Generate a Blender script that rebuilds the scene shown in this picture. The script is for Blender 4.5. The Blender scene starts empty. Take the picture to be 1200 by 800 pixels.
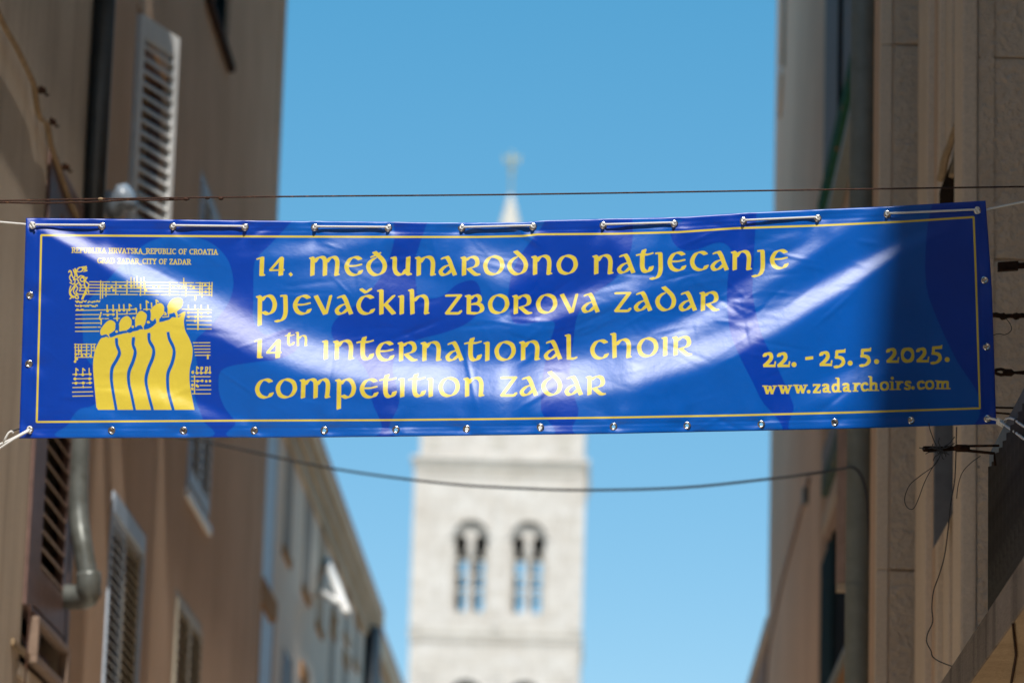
import bpy, bmesh, math, random
import numpy as np
from mathutils import Vector, Matrix
from mathutils.geometry import tessellate_polygon
SC = bpy.context.scene
COL = SC.collection
# ---------------------------------------------------------------- camera (135 mm, looking up a narrow lane)
F_PX = 4500.0
PITCH = math.atan(1006/F_PX); YAW = math.radians(1.615); ROLL = 0.030
CAM = Vector((0, 0, 1.65))
fw = Vector((-math.sin(YAW)*math.cos(PITCH), math.cos(YAW)*math.cos(PITCH), math.sin(PITCH)))
r0 = Vector((math.cos(YAW), math.sin(YAW), 0)); u0 = r0.cross(fw)
rt = r0*math.cos(ROLL)+u0*math.sin(ROLL); up = u0*math.cos(ROLL)-r0*math.sin(ROLL)
cd = bpy.data.cameras.new('camera'); cam = bpy.data.objects.new('camera', cd); COL.objects.link(cam)
M = Matrix((rt, up, -fw)).transposed().to_4x4(); M.translation = CAM; cam.matrix_world = M
cd.lens = 135; cd.sensor_width = 36; cd.clip_start = .1; cd.clip_end = 3000
cd.dof.use_dof = True; cd.dof.focus_distance = 12.25; cd.dof.aperture_fstop = 3.1; cd.dof.aperture_blades = 0
SC.camera = cam
SC.render.resolution_x = 1024; SC.render.resolution_y = 682
def ray(px, py): return fw*F_PX+rt*(px-600)+up*(400-py)
def atY(px, py, Y): d = ray(px, py); return CAM+d*(Y/d.y)
def atX(px, py, X): d = ray(px, py); return CAM+d*(X/d.x)
def atZ(px, py, Z): d = ray(px, py); return CAM+d*((Z-CAM.z)/d.z)
# ---------------------------------------------------------------- world and sun
SUN_EL, SUN_AZ = 55.0, 7.0     # sun behind the camera, 7 degrees to its right
w = bpy.data.worlds.new('World'); SC.world = w; w.use_nodes = True
nt = w.node_tree; bg = nt.nodes['Background']
sky = nt.nodes.new('ShaderNodeTexSky'); sky.sky_type = 'NISHITA'; sky.sun_disc = False
sky.sun_elevation = math.radians(SUN_EL); sky.sun_rotation = math.radians(180-SUN_AZ)
sky.altitude = 0; sky.air_density = 0.85; sky.dust_density = 0.1; sky.ozone_density = 2.5
hsv = nt.nodes.new('ShaderNodeHueSaturation'); hsv.inputs['Saturation'].default_value = SKY_SAT = 1.42
hsv.inputs['Hue'].default_value = 0.493; hsv.inputs['Value'].default_value = 2.12
nt.links.new(sky.outputs[0], hsv.inputs['Color']); gm = nt.nodes.new('ShaderNodeGamma'); gm.inputs['Gamma'].default_value = .66
nt.links.new(hsv.outputs[0], gm.inputs[0]); nt.links.new(gm.outputs[0], bg.inputs['Color'])
bg.inputs['Strength'].default_value = 0.15
sd = bpy.data.lights.new('sun', 'SUN'); sun = bpy.data.objects.new('sun', sd); COL.objects.link(sun)
sd.energy = 4.6; sd.angle = math.radians(0.7); sd.color = (1, .95, .88)
e, a = math.radians(SUN_EL), math.radians(SUN_AZ)
sdir = Vector((math.sin(a)*math.cos(e), -math.cos(a)*math.cos(e), math.sin(e)))
sun.rotation_euler = sdir.to_track_quat('Z', 'Y').to_euler(); sun.location = (0, -20, 40)
SC.view_settings.view_transform = 'Standard'; SC.view_settings.look = 'None'; SC.view_settings.gamma = 1
SC.view_settings.use_curve_mapping = False; SC.view_settings.exposure = 0.0
# ---------------------------------------------------------------- helpers
def empty(name, loc, label, cat, group=None):
    o = bpy.data.objects.new(name, None); COL.objects.link(o); o.location = loc; o.empty_display_size = .2
    o['label'] = label; o['category'] = cat
    if group: o['group'] = group
    bpy.context.view_layer.update() if False else None
    return o
def tag(o, label, cat, group=None):
    o['label'] = label; o['category'] = cat
    if group: o['group'] = group
    return o
def place(o, parent):
    """parent a mesh whose vertices are in world space"""
    root = parent
    loc = Vector((0, 0, 0)); q = parent
    while q is not None: loc += q.location; q = q.parent
    o.parent = parent; o.location = -loc
class MB:
    def __init__(s): s.v = []; s.f = []; s.sm = []
    def add(s, vs, fs, smooth=False):
        n = len(s.v); s.v += [tuple(p) for p in vs]; s.f += [tuple(i+n for i in f) for f in fs]; s.sm += [smooth]*len(fs); return s
    def box(s, x0, x1, y0, y1, z0, z1):
        x0, x1 = sorted((x0, x1)); y0, y1 = sorted((y0, y1)); z0, z1 = sorted((z0, z1))
        v = [(x, y, z) for z in (z0, z1) for y in (y0, y1) for x in (x0, x1)]
        return s.add(v, [(0,2,3,1),(4,5,7,6),(0,1,5,4),(2,6,7,3),(0,4,6,2),(1,3,7,5)])
    def obox(s, c, ax, ay, az):
        """box from centre and three half-axis vectors"""
        c, ax, ay, az = map(Vector, (c, ax, ay, az))
        v = [c+ax*i+ay*j+az*k for k in (-1, 1) for j in (-1, 1) for i in (-1, 1)]
        return s.add(v, [(0,2,3,1),(4,5,7,6),(0,1,5,4),(2,6,7,3),(0,4,6,2),(1,3,7,5)])
    def tube(s, pts, r, n=8, caps=True, smooth=True):
        P = [Vector(p) for p in pts]; R = r if hasattr(r, '__len__') else [r]*len(P); vs = []; fs = []
        t = (P[1]-P[0]).normalized(); nrm = t.orthogonal().normalized()
        for i, p in enumerate(P):
            tt = (P[min(i+1, len(P)-1)]-P[max(i-1, 0)]).normalized()
            q = t.rotation_difference(tt); nrm = (q @ nrm); nrm = (nrm-tt*nrm.dot(tt)).normalized(); t = tt; b = t.cross(nrm)
            vs += [p+(nrm*math.cos(2*math.pi*k/n)+b*math.sin(2*math.pi*k/n))*R[i] for k in range(n)]
        for i in range(len(P)-1):
            for k in range(n): fs.append((i*n+k, i*n+(k+1) % n, (i+1)*n+(k+1) % n, (i+1)*n+k))
        if caps: fs += [tuple(range(n))[::-1], tuple((len(P)-1)*n+k for k in range(n))]
        return s.add(vs, fs, smooth)
    def lathe(s, c, axis, prof, n=20, smooth=True):
        """prof: (radius, offset along axis)"""
        c = Vector(c); ax = Vector(axis).normalized(); a = ax.orthogonal().normalized(); b = ax.cross(a); vs = []; fs = []
        for r, h in prof: vs += [c+ax*h+(a*math.cos(2*math.pi*k/n)+b*math.sin(2*math.pi*k/n))*r for k in range(n)]
        for i in range(len(prof)-1):
            for k in range(n): fs.append((i*n+k, i*n+(k+1) % n, (i+1)*n+(k+1) % n, (i+1)*n+k))
        return s.add(vs, fs, smooth)
    def prism(s, loops, origin, ex, ey, ez, depth):
        """outline with holes (2-D loops) extruded by depth along ez"""
        o, ex, ey, ez = map(Vector, (origin, ex, ey, ez)); flat = [p for l in loops for p in l]; n = len(flat)
        tri = tessellate_polygon([[Vector((p[0], p[1], 0)) for p in l] for l in loops])
        v = [o+ex*p[0]+ey*p[1] for p in flat]; v += [q+ez*depth for q in v]; fs = []
        for t in tri: fs += [tuple(t), tuple(i+n for i in t[::-1])]
        k = 0
        for l in loops:
            m = len(l)
            for i in range(m): a, b = k+i, k+(i+1) % m; fs.append((a, b, b+n, a+n))
            k += m
        return s.add(v, fs)
    def build(s, name, m, parent=None, bevel=0, kind=None, label=None):
        me = bpy.data.meshes.new(name); me.from_pydata(s.v, [], s.f); me.update()
        me.polygons.foreach_set('use_smooth', s.sm)
        bm = bmesh.new(); bm.from_mesh(me); bmesh.ops.recalc_face_normals(bm, faces=bm.faces)
        if bevel:
            ed = [e_ for e_ in bm.edges if len(e_.link_faces) == 2 and e_.calc_face_angle(0) > .6]
            bmesh.ops.bevel(bm, geom=ed, offset=bevel, segments=2, affect='EDGES', profile=.6)
        bm.to_mesh(me); bm.free()
        me.materials.append(m)
        o = bpy.data.objects.new(name, me); COL.objects.link(o)
        if parent: place(o, parent)
        if kind: o['kind'] = kind
        if label: o['label'] = label
        return o
def nodes(name):
    m = bpy.data.materials.new(name); m.use_nodes = True; t = m.node_tree; return m, t, t.nodes['Principled BSDF'], lambda a, b: t.links.new(a, b)
def ramp(t, fac, stops, lk):
    r = t.nodes.new('ShaderNodeValToRGB'); lk(fac, r.inputs[0]); el = r.color_ramp.elements
    while len(el) < len(stops): el.new(.5)
    for q, (p, c) in zip(el, stops): q.position = p; q.color = (*c, 1) if len(c) == 3 else c
    return r.outputs[0]
def noise(t, co, scale, detail, lk, sc=(1, 1, 1), rough=.6, dist=0):
    mp = t.nodes.new('ShaderNodeMapping'); lk(co, mp.inputs[0]); mp.inputs['Scale'].default_value = sc
    n = t.nodes.new('ShaderNodeTexNoise'); lk(mp.outputs[0], n.inputs[0]); n.inputs['Scale'].default_value = scale
    n.inputs['Detail'].default_value = detail; n.inputs['Roughness'].default_value = rough; n.inputs['Distortion'].default_value = dist
    return n.outputs[0]
def mixc(t, f, a, b, lk, mode='MIX'):
    m = t.nodes.new('ShaderNodeMix'); m.data_type = 'RGBA'; m.blend_type = mode
    for i, s_ in ((0, f), (6, a), (7, b)):
        if isinstance(s_, (int, float)): m.inputs[i].default_value = s_
        elif isinstance(s_, tuple): m.inputs[i].default_value = (*s_, 1)
        else: lk(s_, m.inputs[i])
    return m.outputs[2]
def plaster(name, c, stain, rough=.9, bump=.25, bscale=60, streak=.5, patch=2.0, fine=.003, courses=False):
    """weathered render or stone: blotches, rain streaks, fine grain relief"""
    m, t, b, lk = nodes(name); tc = t.nodes.new('ShaderNodeTexCoord').outputs['Object']
    big = noise(t, tc, patch*.35, 6, lk); st = noise(t, tc, 5, 5, lk, (1, 1, .09)); fi = noise(t, tc, bscale, 5, lk)
    f1 = ramp(t, big, [(.38, (0, 0, 0)), (.68, (1, 1, 1))], lk); f2 = ramp(t, st, [(.46, (0, 0, 0)), (.72, (streak,)*3)], lk)
    c1 = mixc(t, f1, c, tuple(x*.5+y*.5 for x, y in zip(c, stain)), lk); c2 = mixc(t, f2, c1, stain, lk)
    g = ramp(t, fi, [(.2, (.86,)*3), (.8, (1.1,)*3)], lk); c3 = mixc(t, 1.0, c2, g, lk, 'MULTIPLY')
    if courses:   # far masonry, too distant to tell block from block: tone only
        mp = t.nodes.new('ShaderNodeMapping'); lk(tc, mp.inputs[0]); mp.inputs['Rotation'].default_value = (math.pi/2, 0, 0)
        br = t.nodes.new('ShaderNodeTexBrick'); lk(mp.outputs[0], br.inputs[0]); br.inputs['Color1'].default_value = (1, 1, 1, 1); br.inputs['Color2'].default_value = (.90, .88, .85, 1)
        br.inputs['Mortar'].default_value = (.80, .77, .72, 1); br.inputs['Scale'].default_value = 1; br.inputs['Brick Width'].default_value = 1.1; br.inputs['Row Height'].default_value = .5; br.inputs['Mortar Size'].default_value = .025
        c3 = mixc(t, 1.0, c3, br.outputs[0], lk, 'MULTIPLY')
    lk(c3, b.inputs['Base Color']); b.inputs['Roughness'].default_value = rough; b.inputs['Specular IOR Level'].default_value = .04
    bp = t.nodes.new('ShaderNodeBump'); bp.inputs['Strength'].default_value = bump; bp.inputs['Distance'].default_value = fine*4
    lk(fi, bp.inputs['Height']); lk(bp.outputs[0], b.inputs['Normal'])
    return m
def simple(name, c, rough=.6, metal=0, vary=.15, scale=14, bump=.1, c2=None, thr=(.55, .7)):
    m, t, b, lk = nodes(name); tc = t.nodes.new('ShaderNodeTexCoord').outputs['Object']
    n = noise(t, tc, scale, 5, lk); lo = tuple(x*(1-vary) for x in c); hi = tuple(min(1, x*(1+vary)) for x in c)
    out = ramp(t, n, [(.3, lo), (.7, hi)], lk)
    if c2:
        n2 = noise(t, tc, scale*.4, 7, lk, rough=.7); f = ramp(t, n2, [(thr[0], (0, 0, 0)), (thr[1], (1, 1, 1))], lk); out = mixc(t, f, out, c2, lk)
    lk(out, b.inputs['Base Color']); b.inputs['Roughness'].default_value = rough; b.inputs['Metallic'].default_value = metal; b.inputs['Specular IOR Level'].default_value = .03 if rough > .75 else .2 if rough > .38 else .5
    bp = t.nodes.new('ShaderNodeBump'); bp.inputs['Strength'].default_value = bump; bp.inputs['Distance'].default_value = .004
    lk(n, bp.inputs['Height']); lk(bp.outputs[0], b.inputs['Normal'])
    return m
MT = dict(
 wallA = plaster('grey_brown_render', (.74,.62,.49), (.44,.34,.25), bscale=90, streak=.6),
 wallB = plaster('brown_render', (.70,.50,.36), (.46,.31,.20), bscale=70, streak=.35),
 wallC = plaster('grey_render', (.92,.76,.62), (.78,.63,.50), bscale=60),
 wallD = plaster('warm_grey_render', (.62,.52,.42), (.4,.31,.23), bscale=60),
 cornice = plaster('cream_cornice_stone', (.60,.50,.38), (.42,.32,.2), streak=.2),
 ochre = plaster('ochre_brick', (.48,.27,.13), (.3,.16,.08)),
 stoneR = plaster('bush_hammered_stone', (.72,.575,.44), (.47,.36,.26), bump=1.0, bscale=34, streak=.25, fine=.006),
 stoneS = plaster('smooth_stone', (.76,.62,.48), (.54,.42,.31), bump=.3, bscale=70, streak=.25),
 renderR = plaster('tan_render', (.74,.55,.40), (.56,.40,.28), bscale=60, streak=.35),
 renderE = plaster('reddened_tan_render', (.84,.61,.44), (.62,.43,.30), bscale=60, streak=.35),  # tan made lighter and redder to offset bluish skylight on the end bay
 granite = plaster('sooty_concrete', (.34,.29,.25), (.08,.065,.055), bump=.9, bscale=60, streak=.9, fine=.005),
 under = plaster('ochre_concrete', (.52,.39,.25), (.26,.18,.11), bump=.8, bscale=70, streak=.5),
 tower = plaster('white_limestone', (.73,.685,.635), (.52,.46,.40), bump=.3, bscale=2.5, streak=.6, patch=2.5, fine=.02, courses=True),
 towerdark = plaster('shadow_toned_limestone', (.66,.61,.54), (.45,.40,.34), bscale=6, patch=1),  # darker tower stone, carries the faint shadow of ledges in its colour
 white = simple('worn_white_paint', (.80,.80,.78), .45, vary=.06, c2=(.45,.43,.38), thr=(.66,.8)),
 pale = simple('pale_blue_reflecting_paint', (.50,.57,.66), .5, vary=.08, c2=(.36,.36,.34), thr=(.6,.75)),  # pale paint whose blue also stands in for a bluish reflection
 beige = simple('faded_beige_paint', (.42,.37,.29), .6, vary=.1),
 brown = simple('purple_brown_paint', (.17,.105,.09), .5, vary=.2, c2=(.16,.11,.085)),
 slat = simple('lighter_brown_slat', (.30,.21,.155), .6, vary=.15),  # lighter brown than the shutter frame
 dark = simple('shade_black', (.006,.006,.007), .9, vary=.1),  # near-black that stands in for shade inside openings; also colours thin cords
 navy = simple('dark_painted_pipe', (.022,.03,.038), .35, vary=.2),
 zinc = simple('grey_zinc_pipe', (.17,.18,.165), .38, .35, vary=.2, c2=(.10,.10,.08)),
 rpipe = simple('grey_green_pipe', (.20,.225,.215), .5, .1, vary=.12),
 green = simple('chipped_green_paint', (.03,.115,.06), .85, vary=.25, c2=(.40,.13,.05), thr=(.60,.64)),
 teal = simple('dark_teal_paint', (.012,.030,.034), .8, vary=.2),
 pink = simple('pinkish_brick_wall', (.40,.29,.24), .9, vary=.12),
 rust = simple('rusty_iron', (.035,.02,.014), .8, .3, vary=.4, scale=60, bump=.6, c2=(.12,.045,.02)),
 wire = simple('rusty_steel_wire', (.06,.03,.022), .55, .5, vary=.4, scale=120, bump=.5, c2=(.22,.10,.05), thr=(.58,.66)),
 cable = simple('dark_cable', (.05,.052,.055), .5, vary=.2),
 tancable = simple('tan_painted_cable', (.33,.235,.14), .7, vary=.2),
 rope = simple('white_nylon_rope', (.82,.82,.80), .5, vary=.08, scale=300, bump=.5),
 steel = simple('nickel_eyelet', (.72,.70,.67), .18, 1, vary=.1, scale=200),
 sheet = simple('black_corrugated_panel', (.034,.032,.030), .6, vary=.4, c2=(.09,.085,.075)),
 rail = simple('dusty_grey_metal', (.11,.115,.105), .5, .2, vary=.25),
 paving = plaster('pale_stone_paving', (.64,.58,.49), (.5,.43,.35), bump=.2),
 earth = plaster('pale_bounce_ground', (.62,.56,.47), (.5,.43,.35), bump=.2),  # unseen ground, made pale to bounce sunlight onto the walls
 roof = simple('terracotta_roof', (.42,.17,.09), .8, vary=.25),
 spire = plaster('spire_stone', (.66,.62,.55), (.45,.4,.33), bscale=6),
 gilt = simple('tarnished_copper', (.36,.40,.34), .6, .2, vary=.2),
 glass = simple('dusty_window_glass', (.03,.04,.05), .08, 0, vary=.2),
)
# ---------------------------------------------------------------- printed artwork of the banner (masks drawn in code)
PW, PH = 3072, 704
TOPC = [(30.5,255.5),(130,256.5),(280,258.3),(440,259.7),(540,261),(620,260.5),(632,258.3),(710,256.3),(795,254.5),(870,249.5),(960,245.5),(1040,242),(1100,238.5),(1155,235)]
BOTC = [(22.5,513.5),(200,513),(350,512.5),(450,511.5),(720,508),(860,505),(1000,502),(1167.5,496.5)]
RGT = [(1155,235),(1158.5,280),(1162.5,340),(1164.5,400),(1167.5,496.5)]
def _u(c): 
    a = np.array(c, float); return (a[:,0]-a[0,0])/(a[-1,0]-a[0,0]), a[:,1]
_tu, _ty = _u(TOPC); _bu, _by = _u(BOTC)
_rv = (np.array(RGT)[:,1]-235)/261.5; _rx = np.array(RGT)[:,0]
def smooth_interp(t, xs, ys):
    k = 9; acc = 0
    for d in np.linspace(-0.012, 0.012, k): acc = acc + np.interp(np.clip(np.asarray(t)+d, 0, 1), xs, ys)
    return acc/k
def cloth_px(u, v):
    """position on the cloth (u along, v down, 0..1) -> drawing units (1 unit = 2.7 mm)"""
    u = np.asarray(u, float); v = np.asarray(v, float)
    xl = 30.5-8*v; xr = np.interp(v, _rv, _rx)
    return xl+(xr-xl)*u, smooth_interp(u, _tu, _ty)*(1-v)+smooth_interp(u, _bu, _by)*v
class Raster:
    def __init__(s, W, H):
        s.W, s.H = W, H
        U, V = np.meshgrid((np.arange(W)+.5)/W, (np.arange(H)+.5)/H)
        s.X, s.Y = cloth_px(U, V); s.m = np.zeros((H, W), np.float32)
        s.sx = W/1135.0; s.sy = H/258.0
    def win(s, x0, y0, x1, y1):
        c0 = max(0, int((x0-40)*s.sx)); c1 = min(s.W, int((x1+4-18)*s.sx))
        c0 = max(0, int((x0-30.5-6)*s.W/1146)); c1 = min(s.W, int((x1-22.5+8)*s.W/1122)+2)
        r0 = max(0, int((y0-262-2)*s.H/250)); r1 = min(s.H, int((y1-234+2)*s.H/258)+2)
        return slice(r0, max(r0, r1)), slice(c0, max(c0, c1))
    def convex(s, P, m=None):
        m = s.m if m is None else m
        x0, y0 = P.min(0); x1, y1 = P.max(0)
        w = s.win(x0-1, y0-1, x1+1, y1+1); X = s.X[w]; Y = s.Y[w]
        if X.size == 0: return
        c = P.mean(0); d = np.full(X.shape, 9.0)
        for i in range(len(P)):
            a = P[i]; b = P[(i+1) % len(P)]; e = b-a; L = math.hypot(*e)
            if L < 1e-6: continue
            n = np.array([-e[1], e[0]])/L
            if np.dot(c-a, n) < 0: n = -n
            d = np.minimum(d, (X-a[0])*n[0]+(Y-a[1])*n[1])
        m[w] = np.maximum(m[w], np.clip(d*s.sx+0.5, 0, 1))
    def poly(s, pts, m=None, soft=1.0):
        """any filled outline, even-odd, with a soft edge of about one texel"""
        m = s.m if m is None else m
        P = np.array(pts, float); x0, y0 = P.min(0); x1, y1 = P.max(0)
        w = s.win(x0-2, y0-2, x1+2, y1+2); X = s.X[w]; Y = s.Y[w]
        ins = np.zeros(X.shape, bool); dist = np.full(X.shape, 9.0)
        for i in range(len(P)):
            a = P[i]; b = P[(i+1) % len(P)]
            c = ((a[1] > Y) != (b[1] > Y))
            ins ^= c & (X < (b[0]-a[0])*(Y-a[1])/((b[1]-a[1]) or 1e-9)+a[0])
            e = b-a; t = np.clip(((X-a[0])*e[0]+(Y-a[1])*e[1])/max(e@e, 1e-9), 0, 1)
            dist = np.minimum(dist, np.hypot(X-a[0]-t*e[0], Y-a[1]-t*e[1]))
        d = np.where(ins, dist, -dist)
        m[w] = np.maximum(m[w], np.clip(d*s.sx/soft+0.5, 0, 1))
    def erase(s, pts):
        t = np.zeros_like(s.m); s.poly(pts, t); s.m *= 1-t
    def nib(s, pts, w, h, ang):
        c, q = math.cos(ang), math.sin(ang)
        N = np.array([(sx*w/2*c+sy*h/2*q, -sx*w/2*q+sy*h/2*c) for sx, sy in ((-1,-1),(1,-1),(1,1),(-1,1))])
        for a, b in zip(pts[:-1], pts[1:]):
            P = np.vstack([N+a, N+b]); s.convex(hull(P))
    def disc(s, x, y, r): s.convex(np.array([(x+r*math.cos(a), y+r*math.sin(a)) for a in np.arange(12)*math.pi/6]))
def hull(P):
    P = sorted(map(tuple, P)); 
    def half(p):
        h = []
        for q in p:
            while len(h) > 1 and (h[-1][0]-h[-2][0])*(q[1]-h[-2][1])-(h[-1][1]-h[-2][1])*(q[0]-h[-2][0]) <= 1e-9: h.pop()
            h.append(q)
        return h[:-1]
    return np.array(half(P)+half(P[::-1]))
def spline(pts, n=6):
    p = [np.array(q, float) for q in pts]
    if len(p) < 3: return p
    closed = float(np.abs(p[0]-p[-1]).max()) < 1e-6
    p = ([p[-2]]+p+[p[1]]) if closed else ([2*p[0]-p[1]]+p+[2*p[-1]-p[-2]]); out = []
    for i in range(1, len(p)-2):
        for t in np.arange(n)/n:
            out.append(0.5*(2*p[i]+(p[i+1]-p[i-1])*t+(2*p[i-1]-5*p[i]+4*p[i+1]-p[i+2])*t*t+(3*p[i]-p[i-1]-3*p[i+1]+p[i+2])*t**3))
    return out+[p[-2]]
# uncial letters; unit = 1/7.5 drawing unit, x-height 180. stroke: (kind, points[, nib width, nib height, nib angle])
C_ = ('c', [(142,152),(108,170),(62,160),(30,115),(25,72),(48,30),(90,13),(130,22),(150,50)])
D_ = ('c', [(76,214),(112,182),(150,142),(167,95),(152,42),(112,16),(75,16),(38,45),(22,88),(38,130),(78,162)])
UNC = {
 'n': [('l',[(20,166),(36,158),(35,12)]),('c',[(48,122),(78,162),(115,172),(146,158),(160,120),(158,60),(154,16)]),('l',[(154,16),(168,14)])],
 'm': [('l',[(20,166),(34,158),(30,12)]),('c',[(48,125),(76,162),(108,172),(134,158),(142,120),(140,12)]),('c',[(156,125),(184,162),(216,172),(242,155),(250,120),(246,60),(240,16)]),('l',[(240,16),(252,14)])],
 'e': [C_,('c',[(42,92),(100,94),(150,106)],22,13,.15)],
 'c': [C_],
 'C': [C_,('l',[(46,228),(88,200)],26,14,.3),('l',[(88,200),(132,230)],22,14,.3)],
 'd': [D_],
 'D': [D_,('c',[(48,172),(88,188),(126,206)],18,12,.5)],
 'o': [('c',[(95,172),(55,158),(25,115),(22,75),(42,32),(90,14),(135,28),(165,70),(168,112),(148,152),(95,172)])],
 'u': [('c',[(18,166),(36,160),(36,110),(37,65),(52,30),(85,14),(115,28),(138,62)]),('l',[(156,168),(150,24)]),('l',[(150,24),(170,16)])],
 'a': [('c',[(40,156),(60,168),(78,166),(100,130),(120,75),(145,14)]),('c',[(105,100),(62,88),(26,55),(22,30),(45,12),(80,22),(118,58)],34,11,.3)],
 'R': [('l',[(18,166),(32,158),(30,12)]),('c',[(48,138),(75,162),(105,170),(138,155),(148,115),(128,84),(72,68)]),('c',[(72,66),(105,36),(132,16),(158,13)],34,12,.3)],
 'r': [('l',[(18,166),(32,158),(30,12)]),('c',[(48,138),(75,162),(105,170),(138,155),(148,115),(128,84),(72,68)]),('c',[(72,66),(105,36),(132,16),(158,13)],34,12,.3)],
 't': [('c',[(12,160),(45,166),(100,164),(146,176)],20,13,.3),('c',[(74,204),(60,160),(58,110),(58,60),(70,25),(100,13),(126,28),(138,56)],40,11,.3)],
 'j': [('l',[(62,170),(100,172)],20,14,.2),('c',[(98,165),(100,100),(99,20),(82,-28),(48,-52),(20,-48)])],
 'p': [('l',[(18,166),(35,158),(32,-86)]),('c',[(50,128),(75,160),(108,172),(142,155),(165,100),(150,38),(108,10),(66,28)])],
 'v': [('l',[(22,168),(102,12)]),('l',[(152,170),(112,16)],24,11,.3)],
 'k': [('l',[(12,218),(32,214),(32,12)]),('l',[(140,170),(56,84)],28,11,.3),('l',[(70,94),(140,14)],38,11,.3)],
 'i': [('l',[(14,166),(30,162),(28,12)])],
 'h': [('l',[(14,220),(30,214),(35,12)]),('c',[(50,122),(84,160),(120,170),(150,152),(160,115),(158,60),(154,16)]),('l',[(154,16),(166,14)])],
 'z': [('l',[(18,168),(142,170)],22,14,.3),('l',[(138,168),(24,16)],38,10,.3),('l',[(22,12),(128,12)],24,16,.3),('l',[(128,12),(146,32)],20,14,.3)],
 'b': [('l',[(14,166),(32,160),(30,14)]),('c',[(48,138),(70,162),(98,170),(124,154),(126,122),(104,102),(62,94)],34,11,.3),('c',[(62,94),(120,92),(148,62),(140,30),(104,12),(60,12),(30,14)],36,11,.3)],
 'l': [('l',[(22,220),(38,214),(40,14)]),('l',[(40,14),(86,12)],30,12,.3),('l',[(86,12),(104,24)],22,12,.3)],
 '1': [('l',[(14,154),(52,168)],20,12,.3),('l',[(54,164),(48,14)]),('l',[(48,14),(66,12)],28,12,.2)],
 '4': [('l',[(116,168),(22,60)],24,11,.3),('l',[(18,54),(136,58)],16,13,.1),('l',[(118,160),(110,14)],40,11,.2)],
 '.': [('l',[(17,26),(28,12)],26,12,.7)],
}
def glyph(R, strokes, x, y, s, w0=37.5, h0=10, a0=.3):
    for st in strokes:
        if st[0] == 'd': R.disc(x+st[1]*s, y-st[2]*s, st[3]*s); continue
        pts = [(x+p[0]*s, y-p[1]*s) for p in (spline(st[1]) if st[0] == 'c' else st[1])]
        w, h, a = st[2:5] if len(st) > 2 else (w0, h0, a0)
        R.nib([np.array(p) for p in pts], w*s, h*s, a)
LINES = [
 ([(300,324),(440,324),(540,323.7),(640,322.7),(710,322),(760,320),(800,318.3),(860,317.5),(930,315.5)],
  '1:300 4:314.3 .:337.7 m:362 e:403 D:428.7 u:457.7 n:486 a:513.7 R:539.7 o:566 d:594 n:622.3 o:652 n:694 a:722.7 t:745 j:760.8 e:781.7 c:808 a:832.2 n:856.3 j:880.5 e:901.7'),
 ([(300,369.3),(440,369.3),(560,368.5),(620,368.7),(700,366.7),(760,365),(845,365)],
  'p:300 j:321.3 e:342.7 v:367.3 a:392 C:417 k:442.7 i:467 h:478.7 z:520.7 b:545.3 o:571.7 R:600.4 o:628 v:655.7 a:681 z:719 a:742.5 d:767.5 a:795 R:819.7'),
 ([(297,420),(340,421),(380,421.6),(425,422.4),(450,423.7),(560,423.7),(600,423.3),(650,422),(700,421.6),(730,420),(760,419),(800,417)],
  '1:297.3 4:310.7 i:378 n:390 t:417.3 e:439.7 R:466 n:492.7 a:521.6 t:543.7 i:567.3 o:579.3 n:608.3 a:637 l:661.3 c:691 h:715.6 o:746.3 i:775.7 R:787.7'),
 ([(298,467.3),(440,467),(470,466),(560,465.3),(600,464.7),(660,464),(712,463.3)],
  'c:298.3 o:323 m:351 p:392.7 e:421 t:444 i:467.6 t:478 i:501 o:513.7 n:542.7 z:585.3 a:608.7 d:634 a:661.3 R:686.7'),
]
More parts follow.
